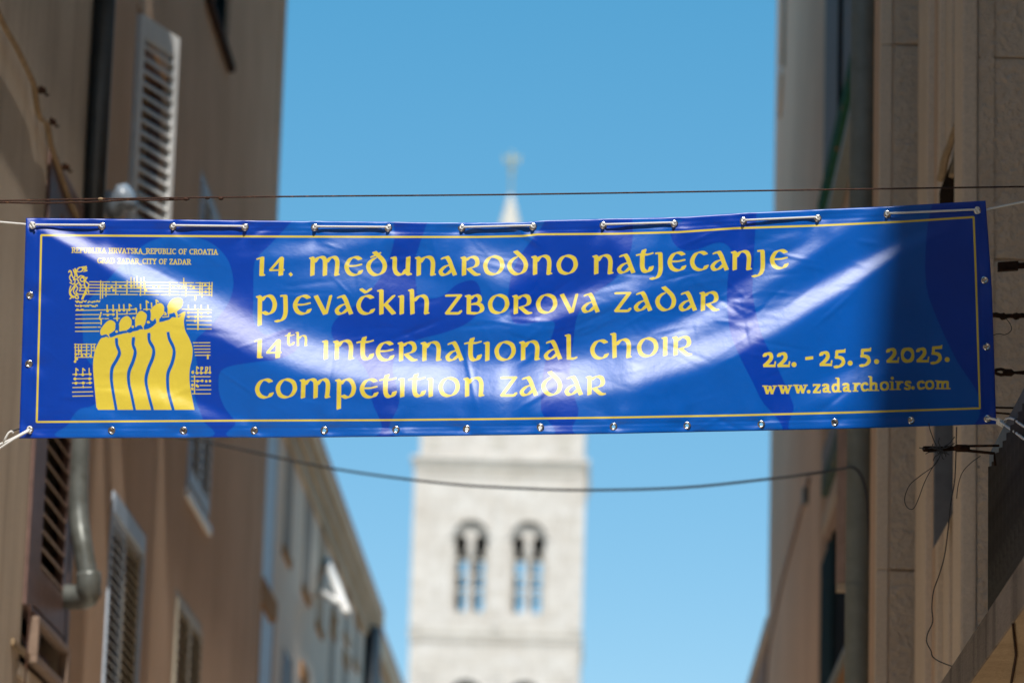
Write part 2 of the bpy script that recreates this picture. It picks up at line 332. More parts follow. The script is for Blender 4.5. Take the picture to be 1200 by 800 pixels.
# bold serif figures and web address; unit = 1/10 drawing unit
BLD = {
 '2': [('c',[(20,132),(42,156),(78,158),(102,132),(92,90),(60,52),(24,20)],38,24,.2),('l',[(22,15),(135,15)],30,30,0),('l',[(140,20),(148,62)],14,14,.2)],
 '5': [('l',[(40,168),(122,174)],30,34,0),('l',[(122,180),(134,194)],12,14,0),('l',[(36,165),(34,110)],34,20,0),('c',[(30,102),(72,100),(106,80),(114,45),(92,10),(55,-10),(18,-8)],36,24,.3)],
 '0': [('c',[(82,162),(38,145),(20,92),(38,38),(82,18),(128,38),(146,92),(128,145),(82,162)],30,34,.1)],
 '.': [('d',30,30,30)],
 '-': [('l',[(14,0),(86,10)],20,34,0)],
 'w': [('l',[(4,100),(52,100)],20,14,0),('l',[(26,96),(52,12)],30,14,0),('l',[(54,12),(84,86)],16,14,0),('l',[(82,96),(108,12)],30,14,0),('l',[(110,12),(142,96)],16,14,0),('l',[(120,100),(158,100)],14,14,0)],
 'z': [('l',[(14,98),(86,98)],16,20,0),('l',[(78,94),(22,14)],30,14,0),('l',[(16,12),(86,12)],16,22,0),('l',[(92,12),(94,34)],12,12,0),('l',[(12,84),(12,100)],12,12,0)],
 'a': [('c',[(18,86),(42,100),(70,86),(72,50),(74,16)],28,18,0),('l',[(76,14),(100,10)],14,18,0),('c',[(68,64),(34,52),(22,32),(34,14),(66,22)],24,18,0)],
 'd': [('c',[(76,84),(48,98),(24,76),(20,48),(34,18),(60,12),(78,28)],26,18,.1),('l',[(60,168),(82,168)],20,14,0),('l',[(84,160),(84,20)],30,14,0),('l',[(90,12),(112,14)],16,18,0)],
 'r': [('l',[(6,98),(26,98)],16,14,0),('l',[(30,94),(30,12)],30,14,0),('l',[(6,8),(58,8)],14,14,0),('c',[(42,70),(56,94),(82,92)],24,20,0)],
 'c': [('c',[(84,82),(56,98),(26,78),(20,48),(34,18),(60,10),(88,24)],26,18,.2)],
 'h': [('l',[(6,168),(26,168)],16,14,0),('l',[(30,160),(30,12)],30,14,0),('l',[(6,8),(54,8)],14,14,0),('c',[(42,72),(64,94),(88,82),(92,50),(92,12)],28,16,0),('l',[(72,8),(120,8)],14,14,0)],
 'o': [('c',[(60,98),(28,84),(18,52),(32,18),(60,8),(90,22),(100,54),(88,86),(60,98)],24,18,.1)],
 'i': [('l',[(10,98),(30,98)],16,14,0),('l',[(32,94),(32,12)],30,14,0),('l',[(8,8),(58,8)],14,14,0),('d',34,140,19)],
 's': [('c',[(74,84),(46,98),(22,80),(34,58),(62,46),(68,24),(44,8),(14,20)],24,20,0)],
 'm': [('l',[(6,98),(26,98)],16,14,0),('l',[(30,94),(30,12)],28,14,0),('l',[(6,8),(54,8)],14,14,0),('c',[(42,74),(60,92),(84,82),(86,50),(86,12)],28,16,0),('l',[(66,8),(108,8)],14,14,0),('c',[(98,74),(118,92),(142,82),(144,50),(144,12)],28,16,0),('l',[(124,8),(172,8)],14,14,0)],
}
DATE = [('2',893.8,430),('2',910.5,430),('.',927.5,430),('-',943.3,420),('2',960,428.8),('5',977,428.7),('.',993.3,428.3),('5',1007,427.2),('.',1024.3,426.5),('2',1038.3,425),('0',1055.3,425),('2',1073.5,424.5),('5',1090.3,424.2),('.',1107,424.2)]
URLB = [(894,462.3),(945,461),(960,460.5),(1000,459),(1045,457),(1112,455.7)]
URL = 'w:894 w:912 w:930 .:945.5 z:952 a:963 d:974 a:986.7 r:999.3 c:1008 h:1017.6 o:1030.6 i:1042.3 r:1049.3 s:1059.3 .:1067.8 c:1074 o:1083.5 m:1096'
# thin capitals, cap height 100; polylines
def _arc(cx, cy, rx, ry, a0, a1, n=8): return [(cx+rx*math.cos(math.radians(a0+(a1-a0)*i/n)), cy+ry*math.sin(math.radians(a0+(a1-a0)*i/n))) for i in range(n+1)]
_S = lambda x, y: [(x-13,y),(x+13,y)]
CAP = {
 'R': (72,[[(16,0),(16,100)],_S(16,0),_S(12,100),[(16,100),(38,100)]+_arc(38,76,22,24,90,-90)+[(16,52)],[(38,52),(64,0),(74,0)]]),
 'E': (60,[[(16,0),(16,100)],[(4,100),(52,100),(52,84)],[(16,52),(42,52)],[(4,0),(54,0),(54,18)]]),
 'P': (60,[[(16,0),(16,100)],_S(16,0),[(4,100),(34,100)]+_arc(34,74,22,26,90,-90)+[(16,48)]]),
 'U': (76,[[(16,100),(16,30)]+_arc(38,28,22,28,180,360)+[(60,100)],_S(16,100),_S(60,100)]),
 'B': (64,[[(16,0),(16,100)],[(4,100),(34,100)]+_arc(34,77,18,23,90,-90)+[(16,54)],[(34,54)]+_arc(34,27,23,27,90,-90)+[(4,0)]]),
 'L': (56,[[(16,100),(16,0)],_S(16,100),[(4,0),(52,0),(52,20)]]),
 'I': (32,[[(16,0),(16,100)],_S(16,0),_S(16,100)]),
 'K': (70,[[(16,0),(16,100)],_S(16,0),_S(16,100),[(60,100),(18,46)],[(28,58),(62,0),(72,0)]]),
 'A': (74,[[(10,0),(37,100),(64,0)],[(20,36),(54,36)],_S(10,0),_S(64,0)]),
 'H': (78,[[(16,0),(16,100)],[(62,0),(62,100)],[(16,52),(62,52)],_S(16,0),_S(16,100),_S(62,0),_S(62,100)]),
 'V': (72,[[(8,100),(36,0),(64,100)],_S(8,100),_S(64,100)]),
 'T': (66,[[(33,0),(33,100)],_S(33,0),[(4,84),(4,100),(62,100),(62,84)]]),
 'S': (54,[[(46,84)]+_arc(27,76,18,24,30,210)+[(27,50)]+_arc(27,26,20,26,60,-150)]),
 '_': (50,[[(0,-14),(50,-14)]]), ' ': (34,[]),
 'C': (70,[_arc(42,50,34,50,50,310)]),
 'O': (82,[_arc(41,50,34,50,0,360,16)]),
 'F': (56,[[(16,0),(16,100)],_S(16,0),[(4,100),(52,100),(52,84)],[(16,52),(42,52)]]),
 'G': (78,[_arc(42,50,34,50,50,340),[(74,36),(74,8)],[(60,38),(80,38)]]),
 'D': (80,[[(16,0),(16,100)],[(4,100),(34,100)]+_arc(34,50,38,50,90,-90)+[(4,0)]]),
 'Z': (64,[[(8,84),(8,100),(56,100),(6,0),(58,0),(58,18)]]),
 'Y': (68,[[(8,100),(34,50),(60,100)],[(34,50),(34,0)],_S(34,0),_S(8,100),_S(60,100)]),
}
def caps(R, text, x0, x1, y0, y1, hgt):
    tot = sum(CAP[c][0]+8 for c in text); k = (x1-x0)/tot; x = x0
    for c in text:
        for pl in CAP[c][1]:
            yb = y0+(y1-y0)*(x-x0)/(x1-x0)
            R.nib([np.array((x+p[0]*k, yb-p[1]*hgt/100)) for p in pl], .92, .66, .2)
        x += (CAP[c][0]+8)*k
# choir emblem: five gowned singers and scraps of a handwritten score
_GAP = [  # wavy seams between neighbouring singers, from the neck down
 [(136.5,397),(137,404),(140,413),(137,421),(131.5,431),(130.5,443),(132,456),(136,479)],
 [(156.5,396),(156,404),(158.5,412),(156,423),(151,436),(151,449),(154,462),(157.5,479)],
 [(174.5,391),(175,399),(180,409),(179,419),(173.5,433),(171,446),(174,462),(178.5,479)],
 [(197,390),(198.5,397),(204,410),(202,424),(197,437),(196.5,450),(198,462),(203,480)],
]
def smooth_poly(p, n=5): return [tuple(q) for q in spline(list(p)+[p[0]], n)]
def emblem(R):
    body = [(115,480)]+[tuple(q) for q in spline([(113,477),(110.5,450),(109,428),(111,412),(115,402),(119,396),(124,394)])]
    body += [(128,396),(134,394),(137,392.5),(141,391),(150,390),(153,390),(157,387.5),(162,386),(172,385.5),(176,381),(181,378.5),(192,376.5),(196,374.5),(200,371.5),(209,372),(213,369)]
    right = spline([(206,371),(217,365),(215.5,376),(217,387),(222,397),(225.5,408),(225,420),(222.5,432),(222,445),(224,460),(228,480)])
    R.poly(body+[tuple(q) for q in right])
    # heads
    for h in ([(118,386),(118,392),(121,394),(125,392),(128,396),(127,400),(133,402),(129,394),(134,388),(136,382),(134,377),(129,375),(124,378)],
              [(139,381),(139,387),(143,389),(147,387),(149,391),(148,396),(153,396),(150,389),(154,382),(154.5,376),(151,371),(147,370.5),(142,374)],
              [(158,376),(158,382),(161,383.5),(165,381),(168,386),(167,391),(171,391),(169,383),(172,376),(172,369),(168,365),(164,364.5),(160,369)],
              [(175.5,366),(175.5,373),(179,376),(182,373),(183.5,380),(182,387),(187,386),(186.5,376),(191,370),(193,363),(191,357),(187,355),(181,358),(177,362)],
              [(195.5,360),(196,367),(200,369),(204,366),(206.5,372),(205,379),(212,378),(208,370),(212,362),(214.5,355),(213,350),(207,348.5),(200,352)]):
        R.poly(smooth_poly(h))
    for g in _GAP:
        t = Raster.__new__(Raster); t.__dict__.update(R.__dict__); t.m = np.zeros_like(R.m)
        t.nib([np.array(p) for p in spline(g)], 3.3, 2.4, 0.2); R.m *= 1-t.m
    # notches between chin and shoulder
    t = Raster.__new__(Raster); t.__dict__.update(R.__dict__); t.m = np.zeros_like(R.m)
    for n_, w in ([[(116,394),(120,394.5),(123.3,393)],3.2],[[(130,392.5),(134,390),(137,387),(137.5,381)],4],[[(135,391),(140,390.5),(143.5,389)],3.6],
               [[(150,388),(153,386),(156,382),(156.3,376)],3.6],[[(155,386.5),(159.5,386),(163.5,382.5)],4],[[(170.5,383.5),(172.5,379.5),(174.2,372),(174.5,366)],4],
               [[(171,384),(175.5,381.5),(180,377.5)],5],[[(188.5,375),(191,372),(194,368),(194.5,361)],3.6],[[(191,374.5),(196,373),(200.5,369)],4.6],[[(209.5,366),(213,363),(217,360)],4]):
        t.nib([np.array(p, float) for p in spline(n_)], w, w*.75, .2)
    R.m *= 1-t.m
    def L(*p, w=1.15): R.nib([np.array(q, float) for q in p], w, w*.85, 0)
    def S(*p, w=1.15): R.nib([np.array(q, float) for q in spline(p)], w, w*.85, 0)
    def dot(x, y, r=1.5): R.disc(x, y, r)
    rnd = random.Random(3)
    # top system
    for k, (a, b) in enumerate([(330,331.6),(333.5,335.2),(337,338.6),(340.8,342.2),(344.6,345.8)]):
        x = 93 if k > 1 else 105
        while x < 248:
            ln = rnd.uniform(7, 26); e = min(248, x+ln)
            y = lambda q: a+(b-a)*(q-90)/158
            L((x, y(x)),(e, y(e))); x = e+rnd.choice((.9, 1.6, 2.6))
    for x, y0, y1 in ((118,329,350),(120.5,332,349),(124.5,333,347),(136,330,344),(149,329,345),(165,331,346),(170,330,345),(199,331,346),(218,331,347),(237,332,348),(245.5,331,346),(248.5,331,347),(234.5,331,345)): L((x,y0),(x-.4,y1))
    for x, y0 in ((153.5,325),(157,326),(160.5,324),(165,326),(168.5,325),(215.3,326)): L((x,y0),(x+.2,338))
    for x, y in ((124,339),(128,338),(131,336.5),(141,336),(147,334.5),(154,335),(163,337),(180,335),(186,336),(203,335),(209,335),(214.6,337),(223.5,335),(227,337),(241,342),(240.5,334),(245,338),(133,340),(171,340)): dot(x, y)
    S((228.5,346),(229.3,349),(228.6,351.5), w=1.6)
    # ornamental initial
    S((84,330),(81.5,325),(84,320),(82,317),(80.5,319)); S((83,318),(85,324),(88,329),(86,333),(82,331)); S((86,316),(88,322),(86.5,327)); S((88,315),(89.5,321),(90.5,324), w=1.6)
    S((90,317),(93,313.5),(97,314),(96,317.5),(92,318.5),(90,317)); S((96,313),(99,312.5),(101.5,314),(99,316),(102,317),(98,318)); S((101,312),(98,314.5),(96,317.5))
    S((91,326),(95,323),(99,325),(102,325.5)); S((98,323.5),(94,327),(96,330),(99,328),(97,325)); S((102,325),(100,329),(104,333),(103,338),(104,343)); S((99,328),(99,334),(101,339),(98,346),(96,350.5), w=1.5)
    S((86,328),(90,327),(92,331),(88,334),(85,338),(82.5,342),(84,346),(88,347.5),(90,344)); S((83,335),(81.5,340),(82,345),(86,349)); S((88,333),(91,338),(89,342),(92,345)); S((82,350),(86,347),(90,350),(92,348),(89,345))
    S((101,343),(98,347),(97,350), w=1.6); S((93,331),(95,336),(93,341)); L((93,334),(98,334)); S((88,336),(86,341),(88,345))
    # small handwriting
    for y, x0, x1 in ((353.5,88.5,115),(358.5,88.5,113),(363,89.5,97)):
        x = x0
        while x < x1:
            w = rnd.uniform(2.2, 5)
            pts = [(x+w*i/5, y+rnd.uniform(-1.3, 1.1)) for i in range(6)]; S(*pts, w=1.05); x += w+rnd.uniform(.6, 1.8)
    # second system
    L((89,363.7),(160,362.3)); L((89,368.7),(116,368.5)); L((121,368.4),(134,368.2)); L((139,368),(149,367.8)); L((151,367.6),(160,367.4)); L((89,373.7),(121,373.3)); L((123,373.4),(127,373.3)); L((133.5,373.2),(140,372.8))
    L((88.5,378.6),(118,378.4)); L((88.5,383.5),(113,383.2)); L((115,383.2),(117.5,383.2)); L((88.5,388.2),(116,388)); S((118.5,366),(117.5,370),(116.5,373),(118.5,375),(118.5,380), w=1.3)
    for x, y0, y1 in ((125.5,357.5,365),(132.5,357.5,364),(139.5,357,364),(145,357,364),(151.5,356.5,363.5),(164.5,356.5,362),(171.5,352.5,361),(183,351.5,356),(177.5,355,360)): L((x,y0),(x+.3,y1), w=1.4)
    for x, y in ((126,364.5),(132.8,364),(140,363.7),(145.2,363.5),(151.5,363),(126.3,369),(132.8,368.4),(172,362.4),(137,373),(159,362),(156.5,372.5),(155.5,382.8),(136.6,388.4),(173.6,377.5)): dot(x, y, 1.5)
    L((137,363.5),(137.4,375.5), w=1.6); L((149,363),(148.8,368)); L((160,362.5),(159.6,367.5)); L((168.5,362.4),(176,362.3)); L((151.5,356.5),(154,358.5)); L((171.5,352.5),(174,354.5)); L((183,351.5),(185.5,353.5)); L((190.5,371.5),(197.5,370.8)); L((197.5,368.5),(197.5,371))
    S((193,366),(194.6,368.2),(192.8,368.8), w=1.4); S((172.6,377),(174,376.4),(175,378), w=1.2)
    # right of the fifth singer
    for k, y in enumerate((362.5,366.3,371,375.8,380.7,385.5)):
        x0 = 213.5 if k == 0 else 219.5-(1 if k == 3 else 0)
        L((x0,y-.3),(247.5,y-.1+ (0.7 if k == 0 else 0)))
    L((232,362),(232,386), w=1.6)
    for x in (220.7,228.5,235.7,243.6): L((x,357.5),(x+.1,363))
    for x, y in ((221,371.2),(229,371.2),(236,371),(244,366.5),(220.6,366.4),(228.5,376),(236,367)): dot(x, y, 1.4)
    # left small scraps
    for y, segs in ((403.4,[(87.5,112)]),(406.8,[(87.5,92),(94,104),(107,111)]),(410.6,[(89,105),(108,111)]),(414.5,[(88,95),(97,105)]),(418.5,[(88,104),(106,108.5)])):
        for a, b in segs: L((a,y),(b,y-.1))
    for x, y0, y1 in ((88.3,403,424),(92,404,416),(95.5,403.5,418),(101.5,403,418),(107,404,416),(110.5,403,411)): L((x,y0),(x,y1))
    for x, y in ((89,415),(96,416.5),(100.7,415.5),(106,417),(90,420.5),(88,423.5),(93.5,411)): dot(x, y, 1.5)
    for y, segs in ((438.4,[(85.5,90.5),(92.5,106.5)]),(443.6,[(86.5,107)]),(448.5,[(85,91),(92.3,99.5),(101.5,107.5)]),(453.7,[(85.5,107)]),(459,[(85,108.5)]),(463.8,[(85.5,108.5)])):
        for a, b in segs: L((a,y+.2),(b,y-.2))
    for x, y in ((89,438.6),(97,438.8),(105.5,438.4),(88,443.7),(105,443.6),(89,448.8),(97.5,448.6),(105.5,448.4)): dot(x, y, 1.7)
    for x in (89,97,104.5): L((x,431.5),(x,438.5))
    L((89,431.5),(91.5,433.8)); L((97,431.5),(99.5,433.8)); L((97.5,452),(97.5,454))
    # right small scraps
    for k, y in enumerate((401.5,405.2,409,412.6,416.2)):
        if k == 0: L((226.7,y),(231.5,y)); L((233.2,y),(245.8,y-.1))
        else: L((227+k*.5,y),(246,y-.1))
    L((243.5,416),(243.5,419.8), w=2)
    for k, y in enumerate((436.5,441.2,446.2,451.5,456.4,461.2)):
        for a, b in ([(229.5,238),(239.5,246.5)],[(224.5,246)],[(224.5,228),(229,237.5)],[(234.5,246.5)],[(224.5,228.5),(230.5,247)],[(225.5,246.5)])[k]: L((a,y),(b,y))
    L((228,440),(228,461)); L((230.5,429.5),(230.5,438)); L((235.5,430),(235.5,438)); L((241,430),(241,437)); L((246,429.5),(246,437))
    for x, y in ((231,437),(236,437),(241,436.5),(246,436.5),(231.5,446.4),(237,446),(241.7,446.5),(246,446.3),(230.5,451.5),(231.8,452.5),(225.5,451),(225.3,455),(226,436.5)): dot(x, y, 1.5)
    L((230.5,429.5),(232.8,431.5)); S((235.5,430),(237.5,430.5),(236.5,433)); S((241,430),(243.5,430.5),(242.5,434),(241,434.5)); L((224.8,436),(226.5,434.5))
# paler printed silhouettes behind the text
PALE = [
 [(97.5,400),(97,362),(110,345),(127,327),(150,302),(176,283),(207,276.5),(242,282),(264,300),(273,325),(270,350),(254,374),(240,388),(228,402),(231,430),(226,450),(230,470),(238,492),(240,513),(75,513),(80,497),(92,480),(112,472),(118,440),(105,425),(99,415)],
 [(345,256),(318,285),(303,300),(297.5,312),(297,350),(297,375),(310,392),(326,388),(344,386),(352,398),(345,412),(325,421),(300,424),(262,432),(256,452),(262,475),(276,495),(276,513),(436,513),(436,470),(432,440),(420,422),(400,405),(390,395),(389,382),(398,370),(420,355),(441,332),(455,305),(462,280),(461,256)],
 [(502,256),(490,292),(487,306),(489,345),(498,350),(518,347),(536,333),(556,329),(564,345),(560,366),(545,380),(520,390),(490,398),(470,412),(460,430),(468,470),(468,513),(640,513),(634,480),(636,440),(645,400),(650,380),(642,376),(606,379),(598,368),(596,345),(600,320),(612,296),(632,270),(640,256)],
 [(741,256),(741,283),(735,305),(720,327),(698,343),(686,356),(676,372),(672,400),(668,440),(678,480),(690,513),(905,513),(890,465),(868,420),(855,385),(852,340),(855,310),(857,295),(850,286),(838,285),(815,293),(798,292),(788,282),(787,270),(800,258)],
 [(887,245),(884,290),(882,330),(883,352),(892,390),(906,420),(920,450),(930,475),(940,510),(1120,505),(1148,470),(1120,420),(1096,368),(1085,330),(1086,275),(1092,240)],
]
def build_print(W=PW, H=PH):
    R = Raster(W, H)
    for base, txt in LINES:
        bx = [b[0] for b in base]; by = [b[1] for b in base]
        for tok in txt.split():
            c, x = tok[0], float(tok[2:])
            glyph(R, UNC[c], x, float(np.interp(x+10, bx, by)), 1/7.5)
    glyph(R, UNC['t'], 333.6, 405.3, 1/7.5*.56); glyph(R, UNC['h'], 346.6, 405.8, 1/7.5*.56)
    for c, x, y in DATE: glyph(R, BLD[c], x, y, .1)
    bx = [b[0] for b in URLB]; by = [b[1] for b in URLB]
    for tok in URL.split():
        x = float(tok[2:]); glyph(R, BLD[tok[0]], x, float(np.interp(x+5, bx, by)), .1*(.72 if tok[0] == '.' else 1))
    caps(R, 'REPUBLIKA HRVATSKA_REPUBLIC OF CROATIA', 84, 255.6, 296, 298.2, 5.7)
    caps(R, 'GRAD ZADAR_CITY OF ZADAR', 114, 224, 308.2, 309.8, 5.7)
    txt = R.m; R.m = np.zeros_like(txt); emblem(R); txt = np.maximum(txt, R.m); R.m = txt
    fr = [(48.3,275.6),(130,276.2),(280,277),(440,277.6),(560,277.7),(612,276.6),(630,274.6),(720,274),(795,272),(860,267.6),(960,264.3),(1057,259.8),(1141,254.4)]
    R.nib([np.array(p) for p in fr], .6, 2.3, 0)
    R.nib([np.array(p) for p in ((48.3,275.6),(46,380),(43,494.2))], 2.3, .6, 0)
    R.nib([np.array(p) for p in ((1141,254.4),(1143.5,320),(1146,400),(1148.3,478.2))], 2.3, .6, 0)
    R.nib([np.array(p) for p in ((43,494.2),(280,492.6),(450,492),(560,491),(720,489),(860,486.5),(1000,483),(1148.3,478.2))], .6, 2.2, 0)
    R2 = Raster(W//3, H//3)
    for p in PALE: R2.poly([tuple(q) for q in spline(p, 6)], soft=.7)
    return R.m, R2.m
# ---------------------------------------------------------------- end of printed artwork
# ================================================================ setting
XL, XLB, XLC = -2.75, -2.80, -2.86
ground = MB().box(-400, 400, -200, 900, -1.0, -.02).build('ground', MT['earth'], kind='structure')
MB().box(-2.7, 1.66, -40, 150, -.02, 0.0).build('street', MT['paving'], kind='structure')
def zrow(py, Y, px): return atY(px, py, Y).z
def along(o, X, px0, py0, px1, py1):
    """a line running down the lane on plane X seen at two picture points -> (y0, y1, z)"""
    a, b = atX(px0, py0, X), atX(px1, py1, X); return a.y, b.y, (a.z+b.z)/2
def slats(parent, c0, along_v, width, z0, z1, n, depth, thick, tilt, mat, out, name='slat'):
    """louvres: each a thin tilted board, one object each; all share one mesh. out = unit vector to the street"""
    a = Vector(along_v).normalized(); o = Vector(out).normalized(); u = Vector((0, 0, 1))
    d = (o*math.cos(tilt)-u*math.sin(tilt)); t = (o*math.sin(tilt)+u*math.cos(tilt))
    first = None; dz = (z1-z0)/n
    for k in range(n):
        c = Vector(c0)+a*width/2; c.z = z0+dz*(k+.5)
        if first is None:
            first = MB().obox((0, 0, 0), a*width/2, d*depth/2, t*thick/2).build(name, mat); ob = first
        else: ob = first.copy(); COL.objects.link(ob)
        ob.parent = parent; base = Vector((0, 0, 0)); q = parent
        while q is not None: base += q.location; q = q.parent
        ob.location = c-base
def shutter_leaf(bld, p0, dirv, width, z0, z1, n, mat, out, stile=.055, th=.035, tilt=.7, depth=.055, smat=None, label=None, top=None, name='shutter', joined=False):
    """one louvred leaf: frame (part) with louvre slats (sub-parts). p0 = bottom hinge corner, dirv = horizontal direction"""
    a = Vector(dirv).normalized(); o = Vector(out).normalized()*th/2; u = Vector((0, 0, 1)); p0 = Vector(p0); p0.z = 0; h = z1-z0; m = MB(); tp = top or stile
    for s0 in (0, width-stile): m.obox(p0+a*(s0+stile/2)+u*(z0+h/2), a*stile/2, o, u*h/2)
    for zc, hh in ((z0+stile/2+.02, stile/2+.02), (z1-tp/2, tp/2)): m.obox(p0+a*width/2+u*zc, a*(width/2-stile), o*.98, u*hh)
    lf = m.build(name, mat, bld, bevel=.004, label=label)
    zz0, zz1 = z0+stile+.04, z1-tp
    if joined:
        s = MB(); d = Vector(out).normalized()
        for k in range(n):
            zc = zz0+(zz1-zz0)*(k+.5)/n; s.obox(p0+a*width/2+u*zc, a*(width/2-stile), (d*math.cos(tilt)-u*math.sin(tilt))*depth/2, (d*math.sin(tilt)+u*math.cos(tilt))*.004)
        s.build('slat', smat or mat, lf, kind='stuff')
    else: slats(lf, p0+a*stile, a, width-2*stile, zz0, zz1, n, depth, .008, tilt, smat or mat, out)
    return lf
def wall_with_holes(name, X, y0, y1, z0, z1, holes, mat, parent, depth, sgn):
    """street wall on plane X, thickness away from the street, rectangular openings cut through"""
    loops = [[(y0, z0), (y1, z0), (y1, z1), (y0, z1)]]+[[(a, c), (b, c), (b, d), (a, d)] for a, b, c, d in holes]
    return MB().prism(loops, (X, 0, 0), (0, 1, 0), (0, 0, 1), (sgn, 0, 0), depth).build(name, mat, parent)
# ---------------------------------------------------------------- left, nearest: grey-brown house with the purple-brown shutter
lh = empty('rendered_house', (XL, 8, 0), 'grey-brown rendered house at the left edge with a narrow purple-brown louvred shutter', 'house')
wy0, wy1 = atX(31, 620, XL).y, atX(79, 690, XL).y; wz0 = atX(30, 712, XL).z; wz1 = atX(80, 215, XL).z
yAB = wy1+.10
door_z = atX(35, 772, XL).z
wall_with_holes('wall', XL, -6, yAB, 0, 11.2, [(wy0, wy1, wz0-.30, wz1)], MT['wallA'], lh, .4, -1)
MB().box(XL-7, XL-.40, -6, yAB, 0, 11.1).build('house_core', MT['wallA'], lh)
MB().box(XL-7, XL+.40, -6.2, yAB-.01, 11.2, 11.45).build('eave', MT['wallA'], lh, bevel=.02)  # unseen overhang added to shade the wall and the open shutter
MB().box(XL-.42, XL-.20, wy0-.05, wy1+.05, wz0-.35, wz1+.05).build('dark_window_fill', MT['dark'], lh)  # near-black block in place of the unlit depth
m = MB(); m.box(XL-.06, XL+.020, wy0, wy0+.22, wz0, wz1).box(XL-.06, XL+.020, wy1-.12, wy1, wz0, wz1).box(XL-.06, XL+.015, wy0+.22, wy1-.12, wz1-.06, wz1).box(XL-.06, XL+.015, wy0+.22, wy1-.12, wz0, wz0+.03)
m.build('window_frame', MT['brown'], lh, bevel=.006)
shutter_leaf(lh, (XL-.005, wy0+.23, 0), (0, 1, 0), wy1-wy0-.36, wz0+.035, wz1-.065, 21, MT['brown'], (1, 0, 0), stile=.16, th=.045, tilt=.95, depth=.070, smat=MT['slat'], label='purple-brown shutter with lighter brown slats')
fl = MB(); fy0, fy1, fz0, fz1 = wy0+.22, wy1-.12, wz0-.24, wz0-.02
for a_, b_, c_, d_ in ((fy0, fy1, fz1-.03, fz1), (fy0, fy1, fz0, fz0+.035), (fy0, fy0+.05, fz0+.035, fz1-.03), (fy1-.07, fy1, fz0+.035, fz1-.03)): fl.box(XL+.0, XL+.05, a_, b_, c_, d_)
fl.build('flap_frame', MT['slat'], lh, bevel=.004)
MB().obox((XL-.02, (fy0+fy1)/2-.1, fz0+.09), (.02, 0, -.05), (0, (fy1-fy0)/2-.12, 0), (.002, 0, .002)).build('flap_board', MT['brown'], lh)
MB().box(XL-.05, XL+.012, wy0-.06, wy1, wz0-.34, wz0-.27).build('window_sill', MT['wallA'], lh, bevel=.008)
ly0 = atX(13, 742, XL).y; ly1 = atX(62, 812, XL).y
MB().box(XL, XL+.018, ly0, ly1, door_z-.02, door_z+.012).build('ledge', MT['tancable'], lh, bevel=.006)
MB().box(XL-30, XL, -26, -6.21, 0, 11.4).build('unseen_wing', MT['wallB'], lh)  # unseen block added to darken what the banner reflects
# ---------------------------------------------------------------- left: brown house with the pale shutters
bh = empty('rendered_house', (XLB, 22, 0), 'brown rendered house behind the dark downpipe with white and pale blue louvred shutters', 'house')
yB1 = atX(312, 560, XLB).y
def col_y(a, b, X): return atX(*a, X).y, atX(*b, X).y
c1a, c1b = col_y((131, 572), (170, 627), XLB); z1t = atX(151, 600, XLB).z; z1b = z1t-2.15
c3a, c3b = col_y((218, 570), (243, 615), XLB); z3b = atX(230, 592, XLB).z; z3t = z3b+2.15
z4t = atX(208, 690, XLB).z; c4a, c4b = col_y((206, 688), (236, 735), XLB)
sp = atX(163, 16, XLB); z5t = sp.z; z5b = z5t-2.2; c5a = c1a; c5b = c1b
c6a, c6b = col_y((241, 1), (267, 67), XLB); z6b = atX(255, 36, XLB).z
holes = [(c1a, c1b, z1b, z1t), (c3a, c3b, z3b, z3t), (c4a, c4b, z4t-2.0, z4t), (c5a, c5b, z5b, z5t+.05), (c6a, c6b, z6b, z6b+2.1)]
wall_with_holes('wall', XLB, yAB, yB1, 0, 12.0, holes, MT['wallB'], bh, .35, -1)
MB().box(XLB-7, XLB-.35, yAB, yB1, 0, 11.9).build('house_core', MT['wallB'], bh)
MB().box(XLB-7, XLB+.58, yAB, yB1+.1, 12.0, 12.25).build('eave', MT['wallB'], bh, bevel=.02)  # unseen overhang added to keep grazing sun off this wall
for a_, b_, c_, d_ in holes: MB().box(XLB-.34, XLB-.25, a_-.02, b_+.02, c_-.02, d_+.02).build('dark_backing', MT['dark'], bh)  # near-black slabs standing in for the unlit rooms
def window_frame(bld, X, y0, y1, z0, z1, mat, w=.05, d=.07, sgn=1, label=None):
    m = MB(); m.box(X-.10, X-.10+d, y0, y0+w, z0, z1).box(X-.10, X-.10+d, y1-w, y1, z0, z1).box(X-.10, X-.101+d, y0+w, y1-w, z1-w, z1).box(X-.10, X-.101+d, y0+w, y1-w, z0, z0+w)
    return m.build('window_frame', mat, bld, bevel=.004, label=label)
# closed pair low on the wall
wm = (c1b-c1a-.10)/2
m = MB(); m.box(XLB-.05, XLB+.008, c1a+.05, c1a+.09, z1b, z1t-.01).box(XLB-.05, XLB+.008, c1b-.04, c1b, z1b, z1t-.01).box(XLB-.05, XLB+.012, c1a+.09, c1b-.04, z1t-.12, z1t-.01)
m.build('window_frame', MT['pale'], bh, bevel=.004)
shutter_leaf(bh, (XLB-.03, c1a+.10, 0), (0, 1, 0), (c1b-c1a-.15)/2, z1b, z1t-.11, 34, MT['pale'], (1, 0, 0), tilt=.75, depth=.06, label='pale blue closed shutter leaf')
shutter_leaf(bh, (XLB-.03, c1a+.105+(c1b-c1a-.15)/2, 0), (0, 1, 0), (c1b-c1a-.15)/2, z1b, z1t-.11, 34, MT['beige'], (1, 0, 0), tilt=.75, depth=.06, label='beige closed shutter leaf', )
